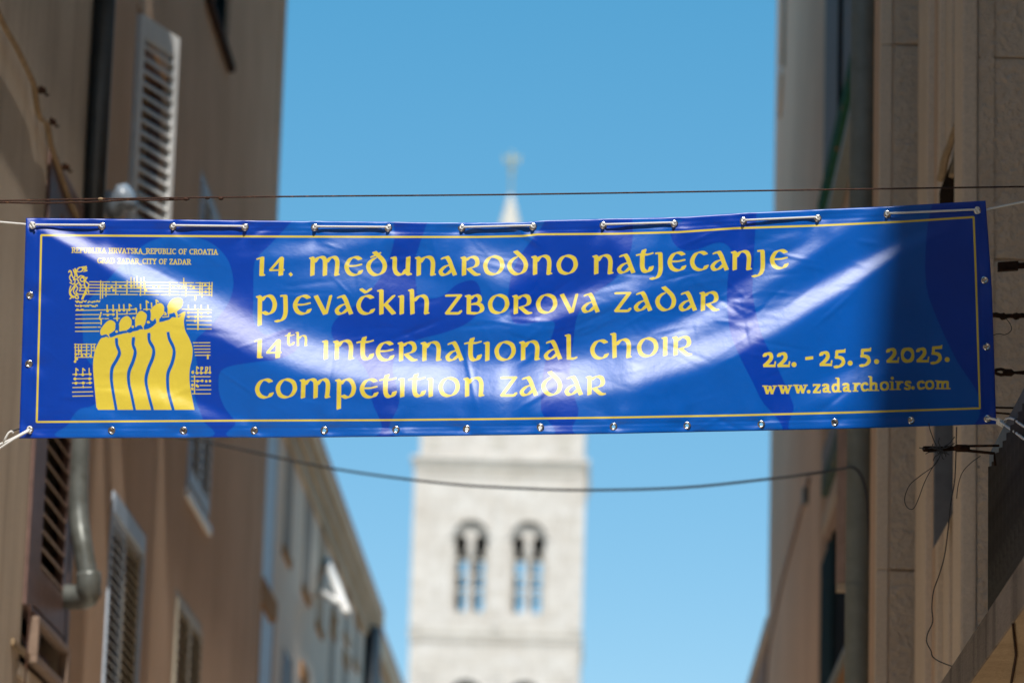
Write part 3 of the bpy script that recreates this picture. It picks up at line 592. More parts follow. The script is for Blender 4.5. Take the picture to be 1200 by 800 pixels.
# open leaf above it, swung out over the lane
po = atZ(208, 46, sp.z); pd = Vector((po.x-sp.x, po.y-sp.y, 0)); lw = pd.length
ol = shutter_leaf(bh, (sp.x, sp.y, 0), pd, lw, z5b, z5t, 27, MT['white'], Vector((pd.y, -pd.x, 0)), stile=.06, th=.04, tilt=.8, depth=.055, top=.13, label='white louvred leaf swung open over the lane')
window_frame(bh, XLB, c5a, c5b, z5b, z5t+.05, MT['brown'])
# second column
for (a_, b_, c_, d_, mt, lb) in ((c3a, c3b, z3b, z3t, MT['pale'], 'pale blue shutter, high'), (c4a, c4b, z4t-2.0, z4t, MT['beige'], 'faded beige shutter, low')):
    window_frame(bh, XLB+.03, a_, b_, c_, d_, mt)
    hw = (b_-a_-.12)/2
    for k in range(2): shutter_leaf(bh, (XLB+.0, a_+.06+k*hw, 0), (0, 1, 0), hw-.01, c_+.05, d_-.06, 26, mt, (1, 0, 0), tilt=.75, depth=.06, label=lb+' leaf', joined=True)
MB().box(XLB-.1, XLB+.03, c3a-.06, c3b+.06, z3b-.07, z3b-.01).build('window_sill', MT['white'], bh, bevel=.008)
window_frame(bh, XLB, c6a, c6b, z6b, z6b+2.1, MT['teal'])
MB().box(XLB-.1, XLB+.05, c6a-.06, c6b+.08, z6b-.06, z6b-.005).build('window_sill', MT['rust'], bh, bevel=.008)
MB().box(XLB, XLB+.004, yB1-.42, yB1-.36, 0, 11.9).build('plaster_band', MT['wallB'], bh, bevel=.003)
# downpipe
pc = atY(117.5, 100, 18.95); PX, PYY = pc.x, pc.y; pr_ = .056
e1 = atY(96, 590, PYY).z
MB().tube([(PX, PYY, 11.1), (PX, PYY, 8.5), (PX, PYY, 5.9)], pr_, 20).build('drainpipe', MT['navy'], bh, label='dark upper length of the downpipe')
q1, q2 = atY(97, 640, PYY-.05), atY(103, 678, PYY-.06); q3 = atY(97, 699, PYY-.02); q4 = Vector((XLB-.12, PYY+.06, q3.z+.02))
ql = [tuple(atY(96.5, 440, PYY)), tuple(atY(93, 510, PYY)), tuple(atY(91.5, 580, PYY)), tuple(atY(93, 612, PYY-.02))]
dp = MB().tube([tuple(p) for p in spline([(PX, PYY, 5.9)]+ql+[tuple(q1), tuple(q2)], 5)], pr_*.90, 20)
dp.build('drainpipe', MT['zinc'], bh, label='grey zinc lower length of the downpipe, kinked')
MB().tube([tuple(p) for p in spline([tuple(q2+Vector((0, 0, .03))), tuple(q2-Vector((-.005, 0, .04))), tuple(q3), tuple(q4)], 4)], pr_*1.12, 18).build('pipe_elbow', MT['zinc'], bh)
for z in (5.9, 8.6): MB().lathe((PX, PYY, z), (0, 0, 1), [(pr_*.9, -.03), (pr_*1.14, -.028), (pr_*1.14, .028), (pr_*.9, .03)]).build('pipe_collar', MT['navy'] if z > 5.5 else MT['zinc'], bh)
# things on the left walls
cpts = [(-14,-20),(0,20),(20,57),(38,95),(41,108),(44,128),(48,139),(55,145),(60,170),(69,197),(76,217),(84,240),(92,258),(104,300)]
cw = [tuple(atX(x, y, XL+.03)) for x, y in cpts]
tag(MB().tube([tuple(p) for p in spline(cw, 4)], .014, 8).build('conduit', MT['tancable']), 'tan painted cable sagging down the upper left wall', 'cable')
for i, (x, y) in enumerate([(41, 106), (53, 143), (69, 196)]):
    p = atX(x, y, XL); m = MB().box(XL-.01, XL+.05, p.y-.02, p.y+.02, p.z-.01, p.z+.01); m.tube([(XL+.03, p.y-.04, p.z+.01), (XL+.05, p.y, p.z), (XL+.045, p.y+.05, p.z-.01), (XL+.055, p.y+.07, p.z)], .005, 6)
    tag(m.build('cable_clip', MT['rust']), ['topmost rusty clip holding the tan wall cable', 'bent middle clip where the tan wall cable kinks', 'lowest rusty clip on the tan wall cable'][i], 'clip', 'clips on the tan wall cable')
a_, b_ = atX(35.5, 706, XL+.06), atX(35.5, 900, XL+.06)
tag(MB().tube([(XL+.06, a_.y, a_.z), (XL+.055, a_.y+.01, (a_.z+b_.z)/2), (XL+.06, a_.y, b_.z)], .0045, 6).build('wall_wire', MT['wire']), 'thin rusty wire hanging from the brown shutter flap', 'wire')
# insulator box under the open shutter
p = atX(140, 240, XLB+.10)
ib = empty('insulator', tuple(p), 'pale blue-grey insulator beside the dark downpipe above the banner', 'insulator')
MB().lathe((p.x, p.y, p.z+.02), (.6, -.2, .3), [(0, -.09), (.07, -.085), (.085, -.03), (.06, 0), (.085, .03), (.07, .075), (0, .08)], 16).build('cap', simple('grey_blue_ceramic', (.25, .30, .36), .3), ib)
MB().box(XLB-.01, p.x+.12, p.y-.05, p.y+.05, p.z-.18, p.z-.13).box(XLB-.01, p.x+.10, p.y-.05, p.y+.05, p.z-.27, p.z-.23).build('bracket', MT['rust'], ib, bevel=.006)
# ---------------------------------------------------------------- left, far: grey house with the cream cornice
gh = empty('corniced_house', (XLC, 36, 0), 'long grey house with small windows under a cream cornice, far left', 'house')
ce = XLC+.15
k0, k1 = atX(372, 513, ce), atX(449, 729, ce); zc = k1.z; yC1 = k1.y
MB().box(XLC-8, XLC, yB1+.002, yC1, 0, zc-.02).build('wall', MT['wallC'], gh)
m = MB(); m.box(XLC-.2, XLC+.05, yB1+.004, yC1+.1, zc-.30, zc-.16).box(XLC-.2, XLC+.10, yB1+.004, yC1+.15, zc-.16, zc-.04).box(XLC-.2, ce, yB1+.004, yC1+.2, zc-.04, zc+.10)
m.build('cornice', MT['cornice'], gh, bevel=.015)
m = MB(); m.add([(ce, yB1, zc+.10), (ce, yC1+.2, zc+.10), (XLC-5, yC1+.2, zc+1.3), (XLC-5, yB1, zc+1.3), (ce, yB1, zc+.16), (ce, yC1+.2, zc+.16), (XLC-5, yC1+.2, zc+1.38), (XLC-5, yB1, zc+1.38)], [(0,1,2,3),(4,5,6,7),(0,1,5,4),(1,2,6,5),(2,3,7,6),(3,0,4,7)])
m.build('roof', MT['roof'], gh)
def far_window(px0, py0, px1, h, mt, lintel=True, frame=None, sill=True, top=.16):
    """opening whose upper corners are seen at (px0,py0) and, farther down the lane, at px1"""
    p = atX(px0, py0, XLC); d = ray(px1, py0); y1 = p.y
    for _ in range(60):
        y1 += .05; q = Vector((XLC, y1, p.z)); v = q-CAM; zz = v.dot(fw)
        if 600+F_PX*v.dot(rt)/zz >= px1: break
    f = MB().box(XLC-.02, XLC+.003, p.y, y1, p.z-h, p.z).build('window', mt, gh)
    for c_ in (p.y-.05, y1-.02): MB().box(XLC, XLC+.010, c_, c_+.07, p.z-h, p.z).build('window_jamb', frame or MT['wallD'], gh)
    if lintel: MB().box(XLC-.01, XLC+.025, p.y-.1, y1+.1, p.z, p.z+top).build('lintel', MT['ochre'], gh, bevel=.01)
    if sill: MB().box(XLC-.01, XLC+.025, p.y-.08, y1+.08, p.z-h-.09, p.z-h).build('window_sill', MT['ochre'], gh, bevel=.01)
    return p, y1
greyw = simple('grey_window', (.40, .35, .31), .9); 
far_window(312, 440, 326, 1.75, MT['pale'], frame=MT['pale'])
far_window(306, 700, 320, 1.7, MT['pale'], frame=MT['ochre'])
far_window(337, 505, 344, 1.0, greyw)
far_window(359, 565, 366, .95, greyw)
far_window(375, 612, 381, .95, MT['wallB'])
far_window(391, 655, 395, .5, greyw)
far_window(405, 690, 409, .45, greyw)
far_window(416, 728, 420, .4, greyw)
far_window(332, 758, 340, 1.1, MT['brown'], lintel=False, frame=MT['brown'])
far_window(352, 795, 358, 1.2, greyw)
far_window(387, 742, 391, .6, greyw)
far_window(402, 776, 406, .5, greyw)
p = atX(437, 735, XLC+.09); MB().tube([(p.x, p.y, zc-.2), (p.x, p.y, 0)], .10, 10).build('drainpipe', MT['navy'], gh)
# white open hopper window
a1, a2 = atX(382, 657, XLC+.05), atX(402, 716, XLC+.5)
hw_ = empty('open_window', tuple(atX(384, 680, XLC)), 'small white window leaf propped open under the cream cornice', 'window leaf')
m = MB(); q0 = atX(383, 657, XLC+.04); q1_ = atX(406, 717, XLC+.45); q2_ = atX(377, 694, XLC+.04); q3_ = atX(397, 706, XLC+.40)
m.tube([tuple(q0), tuple(q1_)], .045, 6); MB().tube([tuple(q2_), tuple(q3_)], .035, 6).build('stay', MT['white'], hw_)
m.build('leaf_rail', MT['white'], hw_)
MB().tube([tuple(q0-Vector((0, 0, .0))), tuple(q2_)], .025, 6).build('stay', MT['white'], hw_)
# last house on the left
dh = empty('distant_house', (XLC-.0, 50, 0), 'last grey house at the end of the left row, lowest eave', 'house')
k = atX(471, 806, ce-.1); zd = k.z
MB().box(XLC-8, XLC-.04, yC1+.21, yC1+22, 0, zd-.02).build('wall', MT['wallD'], dh)
MB().box(XLC-.3, ce-.1, yC1+.21, yC1+22, zd-.22, zd+.05).build('cornice', MT['cornice'], dh, bevel=.015)
m = MB(); y0_, y1_ = yC1+.21, yC1+22
m.add([(ce-.1, y0_, zd+.05), (ce-.1, y1_, zd+.05), (XLC-5, y1_, zd+1.2), (XLC-5, y0_, zd+1.2), (ce-.1, y0_, zd+.12), (ce-.1, y1_, zd+.12), (XLC-5, y1_, zd+1.28), (XLC-5, y0_, zd+1.28)], [(0,1,2,3),(4,5,6,7),(0,1,5,4),(1,2,6,5),(2,3,7,6),(3,0,4,7)])
m.build('roof', MT['roof'], dh)
# ================================================================ right side
XR = 1.72
rn = empty('stone_house', (XR, 10, 0), 'hammered stone house at the right edge with a small balcony', 'house')
Y1 = 14.2
xa = atY(1126, 400, Y1).x; xm = atY(1146, 400, Y1).x; xg = atY(1152, 400, Y1).x
zj = [atY(1170, y_, Y1).z for y_ in (1020, 784, 547, 304, 68, -168, -404)]
MB().box(XR, XR+8, -6, Y1+.35, 0, 15.1).build('wall', MT['stoneR'], rn)
MB().box(XR, XR+30, -26, -6.01, 0, 13.5).build('unseen_wing', MT['wallB'], rn)  # unseen block, added on this side for the same darker reflection
eh = empty('rendered_house', (0, -28, 0), 'unseen brown house added behind the viewer to darken reflections in the banner', 'house'); MB().box(-30, 30, -38, -27, 0, 17).build('wall', MT['wallB'], eh)  # added out of view so the banner mirrors less sky
MB().box(xa+.02, XR, Y1+.012, Y1+.33, 0, 13.9).build('pilaster_core', MT['stoneS'], rn)
for i in range(len(zj)-1): MB().box(xm, XR-.002, Y1, Y1+.05, zj[i]+.004, zj[i+1]-.004).build('stone_block', MT['stoneR'], rn, bevel=.005)
zb = [0, .6, 1.3]; zlist = [zj[0]-(k+1)*.77 for k in range(5)]
MB().box(xm, XR-.002, Y1+.002, Y1+.05, 0, zj[0]-.004).build('stone_block', MT['stoneR'], rn, bevel=.004)
MB().box(xm, XR-.002, Y1+.002, Y1+.05, zj[-1]+.004, 13.9).build('stone_block', MT['stoneR'], rn, bevel=.004)
m = MB().box(xa, xm-.004, Y1-.006, Y1+.32, 0, 13.9); m.build('corner_strip', MT['stoneS'], rn, bevel=.012)
m = MB().box(xm+.008, xm+.06, Y1-.008, Y1+.01, 0, 13.9); m.build('drafted_margin', MT['stoneR'], rn, bevel=.003)
# balcony
bs = atX(1200, 662, 1.15); bu = atX(1200, 712, 1.15)
bal = empty('balcony', (1.5, 11, bs.z), 'soot-stained concrete balcony at the lower right corner with dark board railing', 'balcony')
m = MB().box(1.15, XR-.001, 8.0, 13.9, bu.z, bs.z); m.build('slab', MT['under'], bal, bevel=.006)
MB().box(1.142, 1.1495, 8.0, 13.9, bu.z-.004, bs.z+.003).build('fascia', MT['granite'], bal, bevel=.003)
MB().box(1.142, 1.23, 8.0, 13.9, bs.z+.0035, bs.z+.014).build('coping', MT['granite'], bal, bevel=.003)
Xp = 1.235; ye = atX(1172, 600, Xp).y; rz = atX(1183, 512, Xp).z
MB().box(Xp-.02, Xp+.03, 8.0, ye+.16, rz-.03, rz+.035).build('handrail', MT['rail'], bal, bevel=.008)
MB().box(Xp-.015, Xp+.02, ye+.10, ye+.14, bs.z+.02, rz-.03).build('post', MT['rail'], bal, bevel=.004)
first = None; nb = 22
for k in range(nb):
    y_ = ye-.05-k*.112
    if first is None:
        first = MB().obox((0, 0, 0), (.005, .002, 0), (-.034, .055, 0), (0, 0, (rz-.045-bs.z-.03)/2)).build('board', MT['sheet'], bevel=.002); ob = first
    else: ob = first.copy(); COL.objects.link(ob)
    ob.parent = bal; ob.location = Vector((Xp, y_, (rz-.04+bs.z+.03)/2+random.Random(k).uniform(-.004, .004)))-bal.location
cr = [tuple(atX(x, y, 1.148)+Vector((0,0,0))) for x, y in ()]
p = atZ(1187, 730, bu.z-.004); q_ = atZ(1185, 800, bu.z-.004)
MB().tube([tuple(p), tuple((p+q_)/2+Vector((.012, 0, 0))), tuple(q_)], .004, 6).build('rust_streak', MT['rust'], bal)
# brackets and lines
IR = MT['rust']
def bar(tip, end, Y, r, r1=None, wob=.003, n=9, seed=0):
    a, b = atY(*tip, Y), atY(*end, Y+.1); rn_ = random.Random(seed); P = []; R = []
    for i in range(n):
        t = i/(n-1); q = a.lerp(b, t); q += Vector((0, rn_.uniform(-1, 1)*wob, rn_.uniform(-1, 1)*wob)); P.append(tuple(q)); R.append((r*(1-t)+(r1 or r)*t)*rn_.uniform(.85, 1.15))
    return P, R
g_ = 'iron clothes-line arms beside the banner'
P, R_ = bar((1171, 311.5), (1275, 309), 12.9, .011, .012); m = MB().tube(P, R_, 8); a = atY(1171, 312, 12.9); m.obox(a+Vector((.03, 0, 0)), (.035, 0, .003), (0, .012, 0), (0, 0, .015))
tag(m.build('clothesline_arm', IR), 'topmost dark iron arm beside the upper right of the banner, blunt flat tip', 'iron arm', g_)
P, R_ = bar((1160, 370), (1275, 371), 12.9, .0085, .0095, .004, 16, 2); m = MB().tube(P, R_, 8)
for k in range(5): c = Vector(P[2+k*2]); m.lathe(c, (1, 0, .25), [(.006, -.012), (.0125, -.006), (.0125, .006), (.006, .012)], 8)
tag(m.build('clothesline_arm', IR), 'second iron arm from the top, wrapped in twisted dark cord', 'iron arm', g_)
a = atY(1164, 435, 12.9); b1 = atY(1275, 430, 13); b2 = atY(1275, 443, 13); kx = atY(1182, 436.5, 12.9)
m = MB().tube([tuple(kx), tuple(b1)], .0035, 6).tube([tuple(kx), tuple(b2)], .0035, 6)
for s_ in (-1, 1): m.tube([tuple(kx.lerp(a, t)+Vector((0, 0, s_*.010*math.sin(t*math.pi)))) for t in (0, .25, .5, .75, 1)], .006, 7)
m.lathe(kx, (1, 0, 0), [(.004, -.02), (.013, -.01), (.013, .01), (.004, .02)], 8)
tag(m.build('clothesline_arm', IR), 'third iron arm from the top, forked with a looped knot at its tip', 'iron arm', g_)
m = MB().tube([tuple(atY(1150, 477, 12.7)), tuple(atY(1196, 478, 12.7))], .0035, 6).tube([tuple(atY(1150, 482, 12.7)), tuple(atY(1196, 486, 12.7))], .0035, 6)
tag(m.build('clothesline_arm', IR), 'fourth iron arm from the top, two thin rods by the white knot', 'iron arm', g_)
tb = empty('clothesline_arm', tuple(atY(1165, 532, 12.0)), 'lowest iron arm, below the banner, its tip wrapped in tangled wire', 'iron arm', g_)
YT = 11.75
m = MB().tube([tuple(atY(1131, 522.5, YT)), tuple(atY(1171, 522, YT))], .004, 7).tube([tuple(atY(1131, 527.5, YT)), tuple(atY(1165, 531, YT)), tuple(atY(1166, 545, YT))], .005, 7)
P, R_ = bar((1083, 526), (1134, 525), YT, .0085, .0085, .001, 12, 5); m.tube(P, R_, 8)
m.lathe(atY(1127, 525, YT), (1, 0, 0), [(.006, -.025), (.012, -.015), (.012, .015), (.006, .025)], 8); m.build('rod', IR, tb)
wt = MB(); rr = random.Random(11)
for k in range(16):
    c = atY(1101+rr.uniform(-5, 5), 525+rr.uniform(-3, 3), YT); pts = [c]; dx, dz = rr.uniform(-1, 1), rr.uniform(-1, 1)
    for i in range(5): dx += rr.uniform(-.6, .6); dz += rr.uniform(-.6, .6); pts.append(pts[-1]+Vector((dx, rr.uniform(-.4, .4), dz))*.0075)
    wt.tube([tuple(p) for p in spline([tuple(p) for p in pts], 3)], .0016, 5)
wt.build('wire_tangle', MT['cable'], tb)
lp = [(1103,530),(1096,544),(1080,556),(1066,568),(1060,584),(1063,594),(1070,596),(1076,585),(1083,566),(1090,552),(1099,538)]
MB().tube([tuple(p) for p in spline([tuple(atY(x, y, YT)) for x, y in lp], 4)], .0014, 5).build('wire_loop', MT['cable'], tb)
lw_ = [(1121,500),(1119,560),(1114,590),(1111,620),(1107,650),(1101,672),(1094,692),(1092,712),(1093,728),(1087,742),(1086,752),(1091,762),(1093,769),(1102,775),(1118,781)]
tag(MB().tube([tuple(p) for p in spline([tuple(atY(x, y, 13.0)) for x, y in lw_], 4)], .002, 6).build('hanging_wire', MT['cable']), 'long thin black wire dangling in front of the right wall to the balcony', 'wire')
tag(MB().tube([tuple(p) for p in spline([tuple(atY(x, y, 12.4)) for x, y in [(1149,534),(1138,542),(1128,553),(1123,568),(1121,584)]], 4)], .0014, 5).build('hanging_wire', MT['cable']), 'short thin wire curving down from the lowest iron arm', 'wire')
tag(MB().tube([tuple(p) for p in spline([tuple(atY(x, y, 12.3)) for x, y in [(1178,372),(1184,380),(1185,387),(1178,392),(1170,391),(1160,394)]], 4)], .0013, 5).build('cord', MT['teal']), 'thin dark green cord looping at the right edge of the banner', 'cord')
# ---------------------------------------------------------------- right, middle house: mouldings, pilaster, pipe, shutters
rm = empty('stuccoed_house', (1.5, 20, 0), 'tan house beyond the stone pilaster with a grey-green downpipe and green woodwork', 'house')
def face(name, px0, px1, Y, mat, d=.25, z0=0, z1=14.6, py=400, bev=.006):
    x0, x1 = atY(px0, py, Y).x, atY(px1, py, Y).x
    return MB().box(x0, x1, Y, Y+d, z0, z1).build(name, mat, rm, bevel=bev)
MB().box(1.60, 9, Y1+.36, 25.0, 0, 14.8).build('wall', MT['renderR'], rm)
face('moulding', 1113, 1135, 15.0, MT['stoneS'], .3)
face('moulding', 1100, 1112, 15.25, MT['stoneS'], .3)
face('moulding', 1096, 1101, 15.35, MT['wallB'], .3)
face('moulding', 1085.5, 1097, 15.45, MT['stoneS'], .5)
Y3 = 16.2
x0, x1 = atY(1028.5, 400, Y3).x, atY(1085.5, 400, Y3).x; xa3, xb3 = atY(1044, 400, Y3).x, atY(1080, 400, Y3).x
MB().box(x0+.004, x1+.3, Y3+.012, Y3+.45, 0, 14.6).build('pilaster_core', MT['wallB'], rm)
zz = [zrow(y_, Y3, 1060) for y_ in (1283, 975, 668, 360, 53, -255)]
for a_, b_ in zip([0]+zz, zz+[14.5]):
    MB().box(xa3+.003, xb3-.003, Y3-.006, Y3+.05, a_+.004, b_-.004).build('stone_block', MT['stoneR'], rm, bevel=.004)
    MB().box(x0, xa3-.003, Y3, Y3+.05, a_+.001, b_-.001).build('corner_strip', MT['stoneS'], rm, bevel=.006)
MB().box(xb3+.003, x1, Y3, Y3+.05, 0, 14.5).build('corner_strip', MT['stoneS'], rm, bevel=.006)
# window left of the hammered stone, seen edge-on: recess, grey board, sills
pz = atY(1118, 588, 14.9)
xq0, xq1 = atY(1094, 560, 14.95).x, atY(1124, 560, 14.95).x
b0, b1 = atY(1095, 640, 14.93), atY(1124, 588, 14.93)
m = MB(); v = [(b0.x, 14.93, b0.z), (b1.x, 14.93, b1.z), (b1.x, 14.93, 5.2), (b0.x, 14.93, 5.2)]
m.add(v+[(x, 14.99, z) for x, y, z in v], [(0,1,2,3),(4,5,6,7),(0,1,5,4),(1,2,6,5),(2,3,7,6),(3,0,4,7)])
m.build('grey_board', simple('weathered_grey_board', (.15, .155, .165), .7), rm)
s0, s1 = atY(1117, 580, 14.9), atY(1122, 580, 14.9); MB().box(s0.x, s1.x, 14.88, 14.92, atY(1120, 585, 14.9).z, 5.2).build('dark_slot', MT['dark'], rm)
h0, h1 = atX(1127, 128, 1.30), atX(1099, 218, 1.30)
def skew(name, X, pa, pb, h, d, mat, parent, dx=None):
    """a ledge running down the lane: outer edge on plane X through two picture points, height h, depth d into the wall"""
    a, b = atX(*pa, X), atX(*pb, X); z = (a.z+b.z)/2
    return MB().box(X, X+d, a.y, b.y, z, z+h).build(name, mat, parent, bevel=.006)
# broken hood over that window
hm = MB(); rr = random.Random(5); HX = 1.337; a, b = atX(1128, 118, HX), atX(1099, 210, HX); n = 14; vs = []
for i in range(n+1):
    y_ = a.y+(b.y-a.y)*i/n; w_ = .035+.05*i/n*rr.uniform(.8, 1.2)+.012; z_ = b.z+rr.uniform(-.015, .015)
    vs += [(HX, y_, b.z+.045), (HX, y_, z_), (HX+w_*.6, y_, z_-.01+rr.uniform(-.01, .01)), (HX+w_*.6+.02, y_, b.z+.045)]
fs = [(0,1,2,3), tuple(4*n+k for k in (3,2,1,0))]
for i in range(n):
    for k in range(4): fs.append((4*i+k, 4*i+(k+1) % 4, 4*i+4+(k+1) % 4, 4*i+4+k))
hA, hB = atY(1129, 118, 14.60), atY(1101, 211, 14.86); hp = [tuple(hA.lerp(hB, i/9)+Vector((rr.uniform(-.003, .003), 0, rr.uniform(-.004, .004)))) for i in range(10)]
MB().tube(hp, [.004+.011*min(1, i/5)*rr.uniform(.75, 1.2) for i in range(10)], 6, smooth=False).build('broken_hood', MT['under'], rm)
h_a, h_b = atY(1104, 215, 15.0), atY(1127, 215, 15.0)
darkb = plaster('dark_brown_tone', (.045, .03, .02), (.02, .014, .01), bump=.6)  # very dark brown for the plate beside the broken hood
v0, v1, v2, v3 = atY(1102, 222, 14.94), atY(1126, 160, 14.94), atY(1126, 330, 14.94), atY(1102, 330, 14.94)
m = MB(); v = [tuple(q) for q in (v0, v1, v2, v3)]; m.add(v+[(x, y+.05, z) for x, y, z in v], [(0,1,2,3),(4,5,6,7),(0,1,5,4),(1,2,6,5),(2,3,7,6),(3,0,4,7)]); m.build('dark_brown_plate', darkb, rm)
f0, f1 = atY(1112, 205, 14.9), atY(1124, 205, 14.9); m = MB().obox(atY(1118, 192, 14.9), (.010, 0, .05), (0, .03, 0), (-.009, 0, .004)); m.build('broken_tile', MT['under'], rm)
# downpipe
Yp = 17.0; c = atY(1007.5, 400, Yp); rp = 14.3/4500*Yp*1.0
MB().tube([(c.x, Yp, 0), (c.x, Yp, 7.2), (c.x, Yp, 14.5)], rp, 24).build('drainpipe', MT['rpipe'], rm)
for y_ in (22, 686, 360): MB().lathe((c.x, Yp, zrow(y_, Yp, 1007)), (0, 0, 1), [(rp*.98, -.004), (rp*1.05, -.003), (rp*1.05, .003), (rp*.98, .004)], 24).build('pipe_joint', MT['rpipe'], rm)
for y_ in (540, -60): p = Vector((c.x+rp, Yp, zrow(y_, Yp, 1007))); MB().box(c.x-.01, c.x+.35, Yp+.02, Yp+.05, p.z-.03, p.z).build('pipe_bracket', MT['rust'], rm)
cx_ = atY(1026, 400, 17.35).x; MB().tube([(cx_, 17.35, 0), (cx_, 17.35, 14.5)], .0165, 10).build('thin_pipe', MT['renderR'], rm)  # tube added to fill the recess shadow beside the downpipe
MB().box(1.45, 1.62, 16.6, 18.2, 0, 14.6).build('recess_shadow_strip', MT['wallB'], rm)  # browner stretch of wall standing in for the recess shadow
# windows with green woodwork beyond the pipe (all run down the lane)
XW = 1.42
MB().box(XW, 1.60, 18.2, 24.98, 0, 14.7).build('wall_face', MT['renderR'], rm)
bluep = simple('bluish_grey_paint', (.25, .26, .27), .8, vary=.1)
def run(name, X, pxa, pya, pxb, z0, z1, mat, t=.03, yr=None, bev=.004):
    a = atX(pxa, pya, X); b = atX(pxb, pya, X)
    y0, y1 = sorted((a.y, b.y)); return MB().box(X, X+t, y0, y1, z0, z1).build(name, mat, rm, bevel=bev)
ga, gb = atX(991, 128, 1.30), atX(961, 240, 1.30)
zg = (ga.z+gb.z)/2
MB().box(1.30, 1.42, ga.y-1.2, gb.y+.3, zg, zg+.16).build('green_sill', MT['green'], rm, bevel=.006)
MB().box(1.33, 1.42, ga.y-1.2, gb.y+.28, zg-.07, zg-.003).build('sill_board', MT['rpipe'], rm, bevel=.006)
MB().box(1.34, 1.38, atX(993, 100, 1.34).y-.6, atX(966, 100, 1.34).y, zg+.165, zg+2.3).build('shutter', bluep, rm, bevel=.004, label='blue-grey flat shutter leaf')
for k in range(3): y_ = atX(987-k*1.5, 60, 1.335).y; MB().tube([(1.33, y_, zg+.2), (1.33, y_, zg+2.2)], .006, 6).build('cord', MT['dark'], rm)
# lower opening
la, lb_ = atX(984, 506, 1.30), atX(966, 570, 1.30); zl = (la.z+lb_.z)/2
MB().box(1.30, 1.42, la.y-1.6, lb_.y+.35, zl-.02, zl+.10).build('green_lintel', simple('dull_green_paint', (.085, .125, .105), .8, c2=(.16, .16, .13), thr=(.5, .6)), rm, bevel=.005)
MB().box(1.31, 1.42, la.y-1.6, lb_.y+.5, zl+.13, zl+.30).build('green_lintel', bluep, rm, bevel=.005)
ma, mb_ = atX(979, 572, 1.33), atX(965, 636, 1.33); zm = (ma.z+mb_.z)/2
MB().box(1.325, 1.42, ma.y-.9, mb_.y+.1, zm, zm+.13).build('lintel_board', MT['wallD'], rm, bevel=.005)
MB().box(1.335, 1.42, ma.y-.9, mb_.y+.1, zm-.03, zm-.002).build('lintel_edge', MT['pink'], rm, bevel=.005)
ya, yb = atX(990, 700, 1.40).y, atX(959, 700, 1.40).y
MB().box(1.385, 1.421, ya-1.5, yb, zm-1.9, zm-.04).build('dark_window_fill', MT['dark'], rm)  # near-black plate on the wall, shade of the opening put in as colour
MB().box(1.37, 1.384, atX(975, 700, 1.37).y, atX(961, 700, 1.37).y, zm-1.9, zm-.04).build('shutter', MT['teal'], rm, bevel=.003, label='dark teal shutter leaf in the opening')
tl = MB(); yy = atX(970, 700, 1.365).y; tl.box(1.362, 1.37, yy, yy+.12, zm-1.9, zm-.04); tl.build('shutter_rail', simple('blue_teal_edge', (.02, .05, .065), .8), rm)
xp0, xp1 = atY(981, 600, 18.6).x, atY(991.5, 600, 18.6).x
MB().box(xp0, xp1, 18.6, 18.66, zrow(682, 18.6, 985), zrow(440, 18.6, 985)).build('window_jamb', MT['pink'], rm, bevel=.004)
MB().box(xp0+.002, xp1, 18.595, 18.65, zrow(692, 18.6, 985), zrow(683, 18.6, 985)).build('jamb_foot', MT['cornice'], rm)
sa, sb = atX(990, 746, 1.33), atX(972, 808, 1.33); zs = (sa.z+sb.z)/2
MB().box(1.325, 1.42, sa.y-1, sb.y+.3, zs-.03, zs).build('window_sill', MT['rpipe'], rm, bevel=.004)
MB().box(1.36, 1.42, sa.y-1, sb.y+.3, zs-1.2, zs-.032).build('apron', MT['ochre'], rm)
# projecting end bay
Y5 = 25.0
x50 = atY(904.5, 400, 33.5).x; x51 = x50
MB().box(x50, 9, Y5, 33.5, 0, 14.9).build('end_bay', MT['renderE'], rm, bevel=.01)
MB().box(x51-.012, x51+.03, Y5-.03, Y5-.002, 0, 14.8).build('corner_bead', MT['wallB'], rm)
MB().tube([tuple(atX(920, -60, x50-.02)), tuple(atX(917.5, 78, x50-.02))], .014, 8).build('thin_pipe', MT['rpipe'], rm)
MB().lathe(atX(915, 83, x50-.03), (0, 0, 1), [(0, -.03), (.022, -.02), (.026, 0), (.022, .02), (0, .03)], 10).build('pipe_cap', MT['white'], rm)
MB().tube([tuple(atX(916, 88, x50-.02)), tuple(atX(913, 138, x50-.02))], .014, 8).build('thin_pipe', MT['cornice'], rm)
dg = [(948,560),(943,580),(938,598),(930,628),(918,672),(908,718),(900,762),(897,800),(895,840)]
tag(MB().tube([tuple(p) for p in spline([tuple(atX(x, y, x50-.012)) for x, y in dg], 4)], .012, 8).build('wall_cable', MT['brown']), 'brown cable slanting down the wall beside the dark green window', 'cable')
p = atX(947, 585, x50); tag(MB().box(x50-.04, x50+.002, p.y-.06, p.y+.06, p.z-.03, p.z+.08).build('junction_box', MT['rail'], bevel=.008), 'small grey junction box where the brown wall cable starts', 'box')
# farther house on the right
fh = empty('distant_house', (1.3, 36, 0), 'low pale house at the end of the right row', 'house')
e0, e1_ = atX(902, 700, 1.36), atX(878, 800, 1.36); ze = (e0.z+e1_.z)/2+.03
MB().box(1.40, 9, 33.6, 60, 0, ze-.12).build('wall', MT['pink'], fh)
MB().box(1.36, 9, 33.52, 60, ze-.12, ze).build('cornice', MT['wallD'], fh, bevel=.02)
